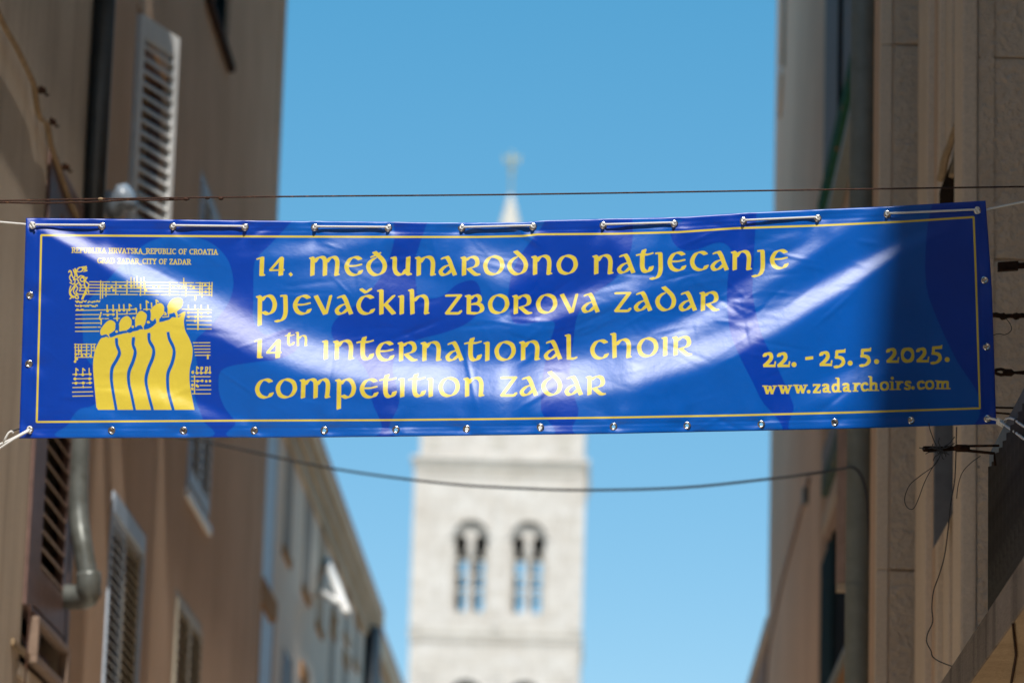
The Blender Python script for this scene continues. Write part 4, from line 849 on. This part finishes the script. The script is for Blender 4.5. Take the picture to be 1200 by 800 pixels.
# ================================================================ bell tower, 200 m off
YT0 = 200.0; TW = 9.0
tl_, tr_ = atY(484.5, 620, YT0).x, atY(683.5, 620, YT0).x; tcx = (tl_+tr_)/2; hw2 = (tr_-tl_)/2; tcy = YT0+hw2
Z = lambda py: atY(583, py, YT0).z
tw = empty('bell_tower', (tcx, tcy, 0), 'tall white limestone church bell tower with paired arched openings and a pointed spire', 'tower')
SX = YT0/4500*1.0*math.sqrt(1+(1006/4500)**2)*.985
def pxx(px, py=660): return atY(px, py, YT0).x
def arch(x0, x1, zb, zs, n=12):
    r = (x1-x0)/2; c = (x0+x1)/2
    return [(x0, zb), (x1, zb)]+[(c+r*math.cos(math.pi*i/n), zs+r*math.sin(math.pi*i/n)) for i in range(n+1)]
bays = [(530.5, 571.5), (598.5, 639)]
def belfry_wall(name, y0, sgn):
    zt, zb = Z(548), Z(742); holes = []
    for a, b in bays: x0, x1 = pxx(a), pxx(b); holes.append(arch(x0, x1, Z(717), Z(717)+(Z(610)-Z(717))-(x1-x0)/2))
    return MB().prism([[(tl_, zb), (tr_, zb), (tr_, zt), (tl_, zt)]]+holes, (0, y0, 0), (1, 0, 0), (0, 0, 1), (0, sgn, 0), .7).build(name, MT['tower'], tw)
belfry_wall('belfry_wall', YT0, 1); belfry_wall('belfry_wall', YT0+2*hw2-.7, 1)
for x0 in (tl_, tr_-.7): MB().box(x0, x0+.7, YT0+.701, YT0+2*hw2-.701, Z(742), Z(548)).build('belfry_wall', MT['tower'], tw)
for yy in (YT0+.25, YT0+2*hw2-.55):
    for a, b in bays:
        x0, x1 = pxx(a), pxx(b); W_ = x1-x0; zb = Z(717); zs = Z(610)-W_/2; lw2 = W_*.34; zl = zs-.10
        l1 = arch(x0+W_*.045, x0+W_*.045+lw2, zb+.001, zl); l2 = arch(x1-W_*.045-lw2, x1-W_*.045, zb+.001, zl)
        outer = [(x0-.02, zl-.5), (x0+W_*.045, zl-.5)]+l1[2:][::-1]+[(x0+W_*.045+lw2, zl-.5), (x1-W_*.045-lw2, zl-.5)]+l2[2:][::-1]+[(x1-W_*.045, zl-.5), (x1+.02, zl-.5)]+[((x0+x1)/2+(W_/2+.02)*math.cos(math.pi*i/12), zs+(W_/2-.22)*math.sin(math.pi*i/12)) for i in range(13)]
        MB().prism([outer], (0, yy, 0), (1, 0, 0), (0, 0, 1), (0, 1, 0), .3).build('tympanum', MT['tower'], tw)
        cx = (x0+x1)/2
        MB().lathe((cx, yy+.15, zb), (0, 0, 1), [(.22, 0), (.22, .15), (.16, .25), (.14, zl-.5-zb-.6), (.17, zl-.5-zb-.5), (.30, zl-.5-zb-.02), (.30, zl-.5-zb+.06)], 14).build('column', MT['tower'], tw)
        for q in (x0+.09, x1-.09): MB().lathe((q, yy+.15, zb), (0, 0, 1), [(.12, 0), (.09, .2), (.09, zl-.5-zb-.4), (.14, zl-.5-zb)], 10).build('side_shaft', MT['towerdark'], tw)
        for zz_ in (.3, .52, .72): MB().box(x0, x1, yy+.36, yy+.42, zb+(zl-zb)*zz_, zb+(zl-zb)*zz_+.12).build('tie_bar', MT['towerdark'], tw)
        MB().prism([[((x0+x1)/2+(W_/2+.30)*math.cos(math.pi*i/14), zs+(W_/2+.30)*math.sin(math.pi*i/14)) for i in range(15)]+[((x0+x1)/2+(W_/2+.02)*math.cos(math.pi*i/14), zs+(W_/2+.02)*math.sin(math.pi*i/14)) for i in range(14, -1, -1)]], (0, YT0-.10 if yy < 204 else YT0+2*hw2+.001, 0), (1, 0, 0), (0, 0, 1), (0, 1, 0), .098).build('arch_moulding', MT['tower'], tw)
MB().box(tl_+.71, tr_-.71, YT0+.71, YT0+2*hw2-.71, Z(628), Z(627)+.1).build('belfry_dark_slab', MT['dark'], tw)  # low near-black slab added to darken the belfry openings
def ledge(py0, py1, out, mat=None, name='cornice'):
    return MB().box(tl_-out, tr_+out, YT0-out, YT0+2*hw2+out, Z(py0), Z(py1)).build(name, mat or MT['tower'], tw, bevel=.04)
ledge(548, 541, .07, MT['towerdark']); ledge(541, 536, .24)
ledge(750, 744, .06); ledge(744, 739, .10, MT['towerdark'])
ledge(556, 552, .05, MT['towerdark'], 'string_course')
md = MB()
for py, n in ((749, 34), (551.5, 34)):
    for i in range(n): x = tl_+(i+.5)*(tr_-tl_)/n; md.box(x-.07, x+.07, YT0-.14, YT0-.002, Z(py+3), Z(py-1))
md.build('dentil_row', MT['towerdark'], tw, kind='stuff')
for x0, x1 in ((tl_-.05, tl_+.55), (tr_-.55, tr_+.05), (tcx-.32, tcx+.32)): MB().box(x0, x1, YT0-.09, YT0-.001, Z(737), Z(557)).build('pilaster', MT['tower'], tw, bevel=.03)
# lower storey with the tops of its openings
MB().box(tl_, tr_, YT0, YT0+2*hw2, 0, Z(742)-.001).build('lower_shaft', MT['tower'], tw)
for a, b in bays: x0, x1 = pxx(a), pxx(b); MB().prism([arch(x0, x1, Z(905), Z(797)-(x1-x0)/2)], (0, YT0-.015, 0), (1, 0, 0), (0, 0, 1), (0, 1, 0), .02).build('dark_window_fill', MT['dark'], tw)  # near-black arch plates coloured in place of shaded openings
for a, b in bays:
    x0, x1 = pxx(a), pxx(b); zs = Z(797)-(x1-x0)/2; W_ = x1-x0
    MB().prism([[((x0+x1)/2+(W_/2+.30)*math.cos(math.pi*i/14), zs+(W_/2+.30)*math.sin(math.pi*i/14)) for i in range(15)]+[((x0+x1)/2+(W_/2)*math.cos(math.pi*i/14), zs+(W_/2)*math.sin(math.pi*i/14)) for i in range(14, -1, -1)]], (0, YT0-.10, 0), (1, 0, 0), (0, 0, 1), (0, 1, 0), .098).build('arch_moulding', MT['tower'], tw)
for px in (500, 583, 669): x = pxx(px, 770); MB().box(x-.35, x+.35, YT0-.06, YT0-.002, Z(795), Z(765)).build('carved_panel', MT['tower'], tw, bevel=.02)
# drum above, parapet, octagonal spire, finial
MB().box(tl_+.20, tr_-.06, YT0+.2, YT0+2*hw2-.06, Z(536)+.001, Z(440)).build('upper_storey', MT['tower'], tw)
for px in (508, 583, 662): x = pxx(px, 520); MB().box(x-.38, x+.38, YT0+.15, YT0+.199, Z(527), Z(450)).build('blind_niche', MT['towerdark'], tw, bevel=.03)
ledge(444, 434, .15)
zs0 = Z(434); ztip = atY(598, 228, tcy).z
sp_ = MB().lathe((tcx, tcy, 0), (0, 0, 1), [(3.1, zs0), (3.1, zs0+1.2), (2.75, zs0+1.3)]+[(2.75*(1-t)+.10*t, zs0+1.3+(ztip-zs0-1.3)*t) for t in (.25, .5, .75, 1)]+[(0, ztip+.02)], 8, smooth=False)
sp_.build('spire', MT['spire'], tw)
MB().lathe((tcx, tcy, ztip), (0, 0, 1), [(.06, 0), (.06, 1.0), (.14, 1.15), (.14, 1.3), (.05, 1.45), (.05, 1.9)], 10).build('finial', MT['gilt'], tw)
ang = MB().lathe((tcx, tcy, ztip+1.7), (0, 0, 1), [(.02, -.3), (.18, -.2), (.13, .15), (.15, .4), (.07, .5), (.10, .62), (.08, .74), (0, .8)], 10)
for s_ in (-1, 1): ang.add([(tcx+s_*.12, tcy+.05, ztip+2.1), (tcx+s_*.5, tcy+.12, ztip+2.3), (tcx+s_*.4, tcy+.12, ztip+1.75), (tcx+s_*.12, tcy+.13, ztip+2.1), (tcx+s_*.5, tcy+.2, ztip+2.3), (tcx+s_*.4, tcy+.2, ztip+1.75)], [(0,1,2),(3,4,5),(0,1,4,3),(1,2,5,4),(2,0,3,5)])
ang.build('winged_figure', MT['gilt'], tw)
# ================================================================ wires over the lane
def px_curve(pts, Ys, n=5): return [tuple(p) for p in spline([tuple(atY(x, y, Y)) for (x, y), Y in zip(pts, Ys)], n)]
wp = [(0,235.2),(130,233),(260,231.2),(400,229.8),(600,228),(860,224),(1000,221.8),(1200,218.8)]
YW = 12.32
a = atY(-330, 239, YW); b = atY(1310, 217, YW)
ov = empty('steel_wire', tuple(atY(600, 228, YW)), 'rusty steel wire stretched across the lane just above the blue banner', 'wire')
MB().tube([(XL-.05, YW, a.z)]+px_curve(wp, [YW]*len(wp))+[(XR+.05, YW, b.z)], .0028, 7).build('strand', MT['wire'], ov)
w2 = [(-60,239),(0,237.4),(50,238),(110,236.6),(150,234.2),(175,234.6),(200,234.2),(222,233.2)]
MB().tube(px_curve(w2, [YW+.012]*len(w2)), .0030, 6).build('strand', MT['wire'], ov, label='darker slack second strand at the left')
for x, y in ((118, 233.2), (201, 232.6), (218, 233.5), (243, 232), (259, 232.8)):
    c = atY(x, y, YW); MB().lathe(c, (1, 0, 0), [(.003, -.008), (.0055, -.003), (.0055, .003), (.003, .008)], 8).build('wire_knot', MT['wire'] if x != 118 else MT['tancable'], ov)
lc = [(150,505),(200,510),(250,519),(350,541),(430,555),(530,567),(610,572),(690,574),(800,571),(900,561),(960,553.5),(985,549.5),(999,547.5),(1008,555),(1014,572),(1017,600),(1019,660),(1019,760),(1019,900)]
ly = [21.5,21,20.7,20,19.6,19.1,18.7,18.4,17.8,17.3,17.1,17.0,16.9,16.88,16.87,16.86,16.86,16.86,16.86]
tag(MB().tube(px_curve(lc, ly), .0062, 8).build('overhead_cable', MT['cable']), 'thick dark cable sagging across the lane below the banner, bent down the right downpipe', 'cable')
# ================================================================ banner
YBL, YBR = 11.75, 11.98
NU, NV = 680, 156
def Tfield(x, y):
    """how far the cloth leans back (slope) at drawing position x, y: taut folds between the corner ropes"""
    T = -.055-.10/(1+np.exp(-(x-1060)/14))  # last term leans the right end down so it reflects darker
    def ridge(pts, amp, skew=1.0, xr=30):
        P = np.array(pts, float); gx = np.arange(-200., 1400., 2.); kern = np.hanning(41 if P[-1,0]-P[0,0] > 400 else 25); kern /= kern.sum(); hk = len(kern)//2
        def sm(col, ext=True):
            P0 = P[0, col]+(P[1, col]-P[0, col])/(P[1,0]-P[0,0])*(gx-P[0,0]); P1 = P[-1, col]+(P[-1, col]-P[-2, col])/(P[-1,0]-P[-2,0])*(gx-P[-1,0])
            g = np.interp(gx, P[:,0], P[:,col])
            if ext: g = np.where(gx < P[0,0], P0, np.where(gx > P[-1,0], P1, g))
            return np.interp(x, gx, np.convolve(np.pad(g, hk, 'edge'), kern, 'valid'))
        c = sm(1); h = sm(2, False); k = sm(3, False) if P.shape[1] > 3 else 1
        d = (y-c)/h; f = np.exp(-np.abs(np.where(d < 0, d/skew, d))**2.6)
        F0 = 1 if P[0,0] < 40 else 1/(1+np.exp(-(x-P[0,0])/24)); F1 = 1/(1+np.exp((x-P[-1,0])/24)); return amp*(1 if amp > .35 else 1.3)*f*F0*F1*k
    T += ridge([(35,262,5,1),(60,270,7,1),(100,290,10,1),(150,314,17,1),(200,342,22,1),(250,369,23,1),(300,394,25,1),(350,414,25,1),(400,426,23,1.06),(450,436,24,1.1),(500,443,25,1.12),(560,447,27,1.12),(620,448,27,1.12),(680,444,27,1.12),(740,434,26,1.1),(800,419,21,1.05),(850,402,19,1),(900,380,18,1),(950,352,16,1),(1000,324,13,1),(1045,296,9,.9),(1110,262,6,.5)], .40, 1.15, 10)
    T += ridge([(296,296,12,.6),(340,292,12,1),(380,288,11,1),(450,274,9,.8)], .225)
    T += ridge([(330,330,20,1),(420,320,24,1),(480,335,24,.8),(540,350,20,.6)], .165)
    T += ridge([(520,290,14,.7),(560,306,22,1),(595,318,24,1.25),(640,312,16,.6)], .22, 1.2, 14)
    T += ridge([(560,375,14,.6),(620,374,12,1),(680,352,13,1),(740,334,15,1),(800,322,12,.4)], .24, 1.1, 20)
    T += ridge([(730,395,13,.7),(790,388,13,1),(850,364,12,1),(900,345,12,.4)], .25, 1.1, 20)
    T += ridge([(690,275,12,.6),(740,285,16,1),(800,272,12,.6)], .18)
    T += ridge([(840,360,10,.7),(880,334,12,1),(930,303,12,1),(985,270,9,.9)], .24, 1.1, 14)
    T += ridge([(880,292,9,.7),(930,275,9,1),(980,262,6,.6)], .15)
    T += ridge([(930,470,13,.5),(980,452,16,1),(1020,438,16,1),(1060,420,14,.6)], .20)
    T += ridge([(110,452,8,.5),(190,462,10,1),(230,478,9,1),(280,496,8,.6)], .19)
    T += ridge([(60,470,7,.5),(140,492,8,1),(210,505,6,.5)], .13)
    T += ridge([(420,505,6,1),(600,506,6,1),(760,500,6,1)], .12)
    T += ridge([(380,478,10,1),(520,486,9,1),(700,484,10,1),(830,466,10,.6)], .08)
    T += ridge([(240,340,14,1),(300,350,16,1),(370,378,16,1)], .07)
    return T
def banner_depth():
    u, v = np.meshgrid(np.linspace(0, 1, NU+1), np.linspace(0, 1, NV+1)); x, y = cloth_px(u, v)
    T = Tfield(x, y); mm = 12.0/4500*1.02
    hem = np.minimum(np.minimum(x-(30.5-8*v), np.interp(v, _rv, _rx)-x)/14, np.minimum(v, 1-v)*256/12).clip(0, 1)
    D = np.zeros_like(T); dy = np.diff(y, axis=0)
    D[1:] = np.cumsum((T[1:]+T[:-1])/2*dy*mm, axis=0)
    end = D[-1:, :]; keep = np.convolve(np.pad(end[0], 60, 'edge'), np.hanning(121)/np.hanning(121).sum(), 'valid')[None, :]
    D -= keep*v*.35
    rs = np.random.RandomState(4)
    # creases and crumples
    for k in range(300):
        cx, cy = rs.uniform(40, 1150), rs.uniform(262, 502)
        if rs.rand() < .35: cx, cy = rs.choice([590, 760, 850, 870, 700, 620])+rs.normal(0, 28), rs.choice([375, 400, 365, 350])+rs.normal(0, 18)
        an = rs.uniform(-.5, .5)-(.4 if cx > 600 else -.4)*rs.rand()+(1.2 if rs.rand() < .2 else 0); L = rs.uniform(8, 34); w_ = rs.uniform(1.6, 3.6); am = rs.normal(0, .00065)*w_/2.5
        c, s_ = math.cos(an), math.sin(an); p = (x-cx)*c+(y-cy)*s_; q = -(x-cx)*s_+(y-cy)*c
        D += am*np.exp(-(p/L)**2)*np.exp(-(q/w_)**2)
    # puckers running in from every eyelet
    for ex, ey in EYE:
        r = np.hypot(x-ex, y-ey); th = np.arctan2(y-ey, x-ex); D += -.0026*np.exp(-(r/9)**2)+.0019*np.cos(th*3+ex)*np.exp(-((r-16)/12)**2)
    # hem: doubled material, weld line
    D += .0009*np.exp(-(np.maximum(0, np.where(hem < 1, hem-.93, 9))*14/1.2)**2)*(hem < 1)*0
    D += -.0010*np.exp(-((hem-.97)*13/1.3)**2)*(hem < .999)+.0007*np.exp(-((hem-.25)*13/1.1)**2)
    cloth_wave = .0035*np.sin(u*2*math.pi*2.3+.6)*(v**1.3)+.0022*np.sin(u*2*math.pi*5.1+1.6)*((1-v)**2)
    bow = .075*(1-(2*u-1)**2)
    return u, v, x, y, D+cloth_wave+bow
TOPE = [(38.1,264.4),(119.5,265),(202.7,265.2),(287,266.2),(368.8,266.4),(455,267.2),(541,267),(624.5,265.4),(706.7,263.9),(790,262.1),(871,258.8),(958.2,255.7),(1039.6,250.8),(1145,246.8)]
BOTE = [(35,503.6),(131,504),(215,504.2),(298,504.2),(380,504),(464,503.4),(547,502.4),(633,500.6),(719,499.6),(805,498.4),(892,496.8),(978,494.6),(1067,492.2),(1157,490.3)]
EYE = TOPE+BOTE+[(35,346),(34,426),(1153.5,328),(1156,406)]
U_, V_, BX, BY, BD = banner_depth()
def cloth_at(x, y, off=0.0):
    """3-D point on the banner front at drawing position x, y"""
    v = .5; u = .5
    for _ in range(8):
        xl = 30.5-8*v; xr = float(np.interp(v, _rv, _rx)); u = min(1, max(0, (x-xl)/(xr-xl)))
        t, b = float(smooth_interp(u, _tu, _ty)), float(smooth_interp(u, _bu, _by)); v = min(1, max(0, (y-t)/(b-t)))
    d = BD[int(round(v*NV)), int(round(u*NU))]
    return atY(x, y, YBL+(YBR-YBL)*u-d-off)
bn = empty('banner', tuple(atY(595, 382, 12.0)), 'long blue vinyl banner with yellow lettering for a choir competition, roped across the lane', 'banner')
Rr = np.array([list(rt), list(up), list(fw)])
dirs = fw_ = np.array(fw)[None, None]*F_PX+np.array(rt)[None, None]*(BX[..., None]-600)+np.array(up)[None, None]*(400-BY[..., None])
YY = YBL+(YBR-YBL)*U_-BD
PTS = np.array(CAM)[None, None]+dirs*(YY/dirs[..., 1])[..., None]
hole = np.zeros((NV, NU), bool); cxm = (BX[:-1, :-1]+BX[1:, 1:])/2; cym = (BY[:-1, :-1]+BY[1:, 1:])/2
for ex, ey in EYE: hole |= np.hypot(cxm-ex, cym-ey) < 2.7
idx = np.arange((NV+1)*(NU+1)).reshape(NV+1, NU+1)
Q = np.stack([idx[:-1, :-1], idx[1:, :-1], idx[1:, 1:], idx[:-1, 1:]], -1)[~hole]
me = bpy.data.meshes.new('cloth'); P3 = PTS.reshape(-1, 3)
me.vertices.add(len(P3)); me.vertices.foreach_set('co', P3.ravel()); me.loops.add(Q.size); me.loops.foreach_set('vertex_index', Q.ravel().astype(np.int32))
me.polygons.add(len(Q)); me.polygons.foreach_set('loop_start', np.arange(len(Q), dtype=np.int32)*4); me.update(calc_edges=True); me.validate()
me.polygons.foreach_set('use_smooth', np.ones(len(Q), bool))
uvl = me.uv_layers.new(name='print'); UVv = np.stack([U_.ravel(), 1-V_.ravel()], -1)[Q.ravel()]; uvl.data.foreach_set('uv', UVv.ravel())
cloth = bpy.data.objects.new('cloth', me); COL.objects.link(cloth); place(cloth, bn)
so = cloth.modifiers.new('thickness', 'SOLIDIFY'); so.thickness = .0009; so.offset = -1
def code_image(name, arr):
    h, w_ = arr.shape; im = bpy.data.images.new(name, w_, h, alpha=False, float_buffer=False); im.colorspace_settings.name = 'Non-Color'
    px = np.ones((h, w_, 4), np.float32); px[..., :3] = arr[::-1, :, None]; im.pixels.foreach_set(px.ravel()); im.update(); im.pack(); return im
yel, pal = build_print()
m, t, b, lk = nodes('printed_vinyl'); uv = t.nodes.new('ShaderNodeUVMap'); uv.uv_map = 'print'
def imgn(a, n): q = t.nodes.new('ShaderNodeTexImage'); q.image = code_image(n, a); q.interpolation = 'Cubic' if n == 'lettering' else 'Linear'; q.extension = 'EXTEND'; lk(uv.outputs[0], q.inputs[0]); return q.outputs[0]
ly_, lp_ = imgn(yel, 'lettering'), imgn(pal, 'silhouettes')
tc = t.nodes.new('ShaderNodeTexCoord').outputs['Object']
nz = noise(t, tc, 5, 4, lk)
base = mixc(t, lp_, (.0004, .054, .47), (.002, .118, .56), lk); base = mixc(t, ly_, base, (.82, .66, .075), lk)
dirt = ramp(t, nz, [(.3, (.93,)*3), (.7, (1.05,)*3)], lk); base = mixc(t, 1.0, base, dirt, lk, 'MULTIPLY')
# a long brownish scuff low on the cloth, right of centre
t.nodes.remove(b); df = t.nodes.new('ShaderNodeBsdfDiffuse'); lk(base, df.inputs['Color']); gl = t.nodes.new('ShaderNodeBsdfGlossy'); gl.distribution = 'BECKMANN'; gl.inputs['Roughness'].default_value = .41
fr_ = t.nodes.new('ShaderNodeFresnel'); fr_.inputs['IOR'].default_value = 1.69; mx = t.nodes.new('ShaderNodeMixShader'); lk(fr_.outputs[0], mx.inputs[0]); lk(df.outputs[0], mx.inputs[1]); lk(gl.outputs[0], mx.inputs[2]); lk(mx.outputs[0], t.nodes['Material Output'].inputs['Surface'])
fn = noise(t, tc, 420, 3, lk); fn2 = noise(t, tc, 28, 5, lk, rough=.55)
ad = t.nodes.new('ShaderNodeMath'); ad.operation = 'MULTIPLY_ADD'; lk(fn, ad.inputs[0]); ad.inputs[1].default_value = .10; lk(fn2, ad.inputs[2])
bp = t.nodes.new('ShaderNodeBump'); bp.inputs['Strength'].default_value = .24; bp.inputs['Distance'].default_value = .004; lk(ad.outputs[0], bp.inputs['Height']); lk(bp.outputs[0], gl.inputs['Normal']); lk(bp.outputs[0], df.inputs['Normal'])
me.materials.append(m)
for ex, ey in EYE:
    p = cloth_at(ex, ey); ax = (CAM-p).normalized(); ax = Vector((0, -1, .05)).normalized()
    MB().lathe(p, ax, [(.0060, -.003), (.0062, .0012), (.0075, .0030), (.0105, .0030), (.0128, .0008), (.0130, -.002)], 22).build('eyelet', MT['steel'], bn)
# weld seam along the hem (thin raised lines)
for pts in ([(30.5+3.0, 0, 1)],): pass
# ropes
rpts = []
wl = Vector((XL, 12.1, atY(-300, 246, 12.1).z)); rpts += [tuple(wl), tuple(atY(0, 260.3, 11.78)), tuple(atY(27, 262.6, 11.77)), tuple(cloth_at(36, 263.8, -.010))]
for i, (x, y) in enumerate(TOPE):
    c = cloth_at(x, y)
    if i % 2 == 0: rpts += [tuple(c+Vector((-.001, .008, 0))), tuple(c+Vector((.001, -.006, .001))), tuple(c+Vector((.014, -.0095, .0005)))]
    else: rpts += [tuple(c+Vector((-.014, -.0095, .0005))), tuple(c+Vector((-.001, -.006, .001))), tuple(c+Vector((.001, .008, 0))), tuple(c+Vector((.02, .012, .002)))]
rpts += [tuple(atY(1160, 244.5, 12.0)), tuple(atY(1200, 236.5, 12.0)), (XR+.02, 12.0, atY(1320, 210, 12.0).z)]
rp_ = empty('rope', tuple(atY(595, 262, 12.05)), 'long white rope laced through the top eyelets of the banner', 'rope', 'ropes holding the banner')
MB().tube(rpts, .0036, 9).build('cord', MT['rope'], rp_)
for i, (x, y) in enumerate(TOPE):
    c = cloth_at(x, y, .006); k = 1.0 if i in (0, 13) else .62; m_ = MB(); s_ = 1 if i % 2 == 0 else -1
    m_.tube([tuple(c+Vector((math.cos(q)*.0062*k, -.004-.002*math.sin(q*2), math.sin(q)*.0088*k))) for q in np.linspace(.3, 2*math.pi+.1, 14)], .0034*k+.0006, 7)
    if i in (0, 13): m_.tube([tuple(c+Vector((-.004+.003*q, -.008, .010-.005*q))) for q in range(5)], .004, 7)
    m_.build('knot', MT['rope'], rp_)
def tie(pts, label, knots=()):
    e_ = empty('rope', tuple(pts[0][0]), label, 'rope', 'ropes holding the banner')
    for seg, r in [(s_, r) for s_, r in pts]: pass
    return e_
tl1 = empty('rope', tuple(cloth_at(35, 503.6)), 'white rope tie at the lower left corner of the banner, doubled and knotted', 'rope', 'ropes holding the banner')
c = cloth_at(35, 503.6); Yb = c.y
def P(x, y, o=0.0): return tuple(atY(x, y, Yb-.012-o))
zL = atY(-340, 640, Yb).z
MB().tube([tuple(c+Vector((0, .01, 0))), tuple(c+Vector((-.002, -.006, 0)))]+[P(*q) for q in ((30,505.5),(20,511),(10,516),(2,519.5),(-12,526))]+[(XL, Yb, zL)], .0040, 8).build('cord', MT['rope'], tl1)
MB().tube([P(34,504.5,.004), P(27,508.5,.004), P(16,514.5,.004), P(6,521,.003), P(0,525,0), P(-10,530,0)], .0034, 8).build('cord', MT['rope'], tl1)
MB().tube([P(4,518,.002), P(7,512,.004), P(10,507,.006), P(13,505,.004), P(16,507,.0)], .0034, 7).build('loop', MT['rope'], tl1)
MB().tube([P(13,505.4,-.004), P(17,504,-.02), P(21,502.6,-.03), P(27,502,-.04)], .0020, 6).build('dark_tail', MT['cable'], tl1)
MB().tube([tuple(c+Vector((math.cos(q)*.006, -.008, math.sin(q)*.009))) for q in np.linspace(0, 6.2, 12)], .003, 7).build('knot', MT['rope'], tl1)
tr1 = empty('rope', tuple(cloth_at(1157, 490.3)), 'white rope tie with a wrapped knot at the lower right corner of the banner', 'rope', 'ropes holding the banner')
c = cloth_at(1157, 490.3); Yb = c.y; zR = atY(1300, 573, Yb).z
MB().tube([tuple(c+Vector((0, .01, 0))), tuple(c+Vector((.002, -.006, 0)))]+[P(*q) for q in ((1161,490),(1166,491,.02),(1172,493.5,.06),(1180,499.5,.3),(1190,506.5,.65),(1200,514,1.0),(1212,522,1.3))], .0040, 8).build('cord', MT['rope'], tr1)
MB().tube([P(1172,496,.06), P(1176,494.5,.12), P(1179,490.5,.2), P(1184,489.6,.4), P(1189,491.5,.6), P(1194,495.5,.8), P(1200,499.5,1.0), P(1212,505,1.3)], .0036, 8).build('loop', MT['rope'], tr1)
for k in range(4):
    o = atY(1169.5+k*1.9, 493.2+k*1.1, Yb-.07); MB().tube([tuple(o+Vector((.0022*math.cos(q)+.001*math.sin(q), .007*math.cos(q+1.57), .0085*math.sin(q)))) for q in np.linspace(0, 6.28, 12)], .0028, 7).build('knot_turn', MT['rope'], tr1)
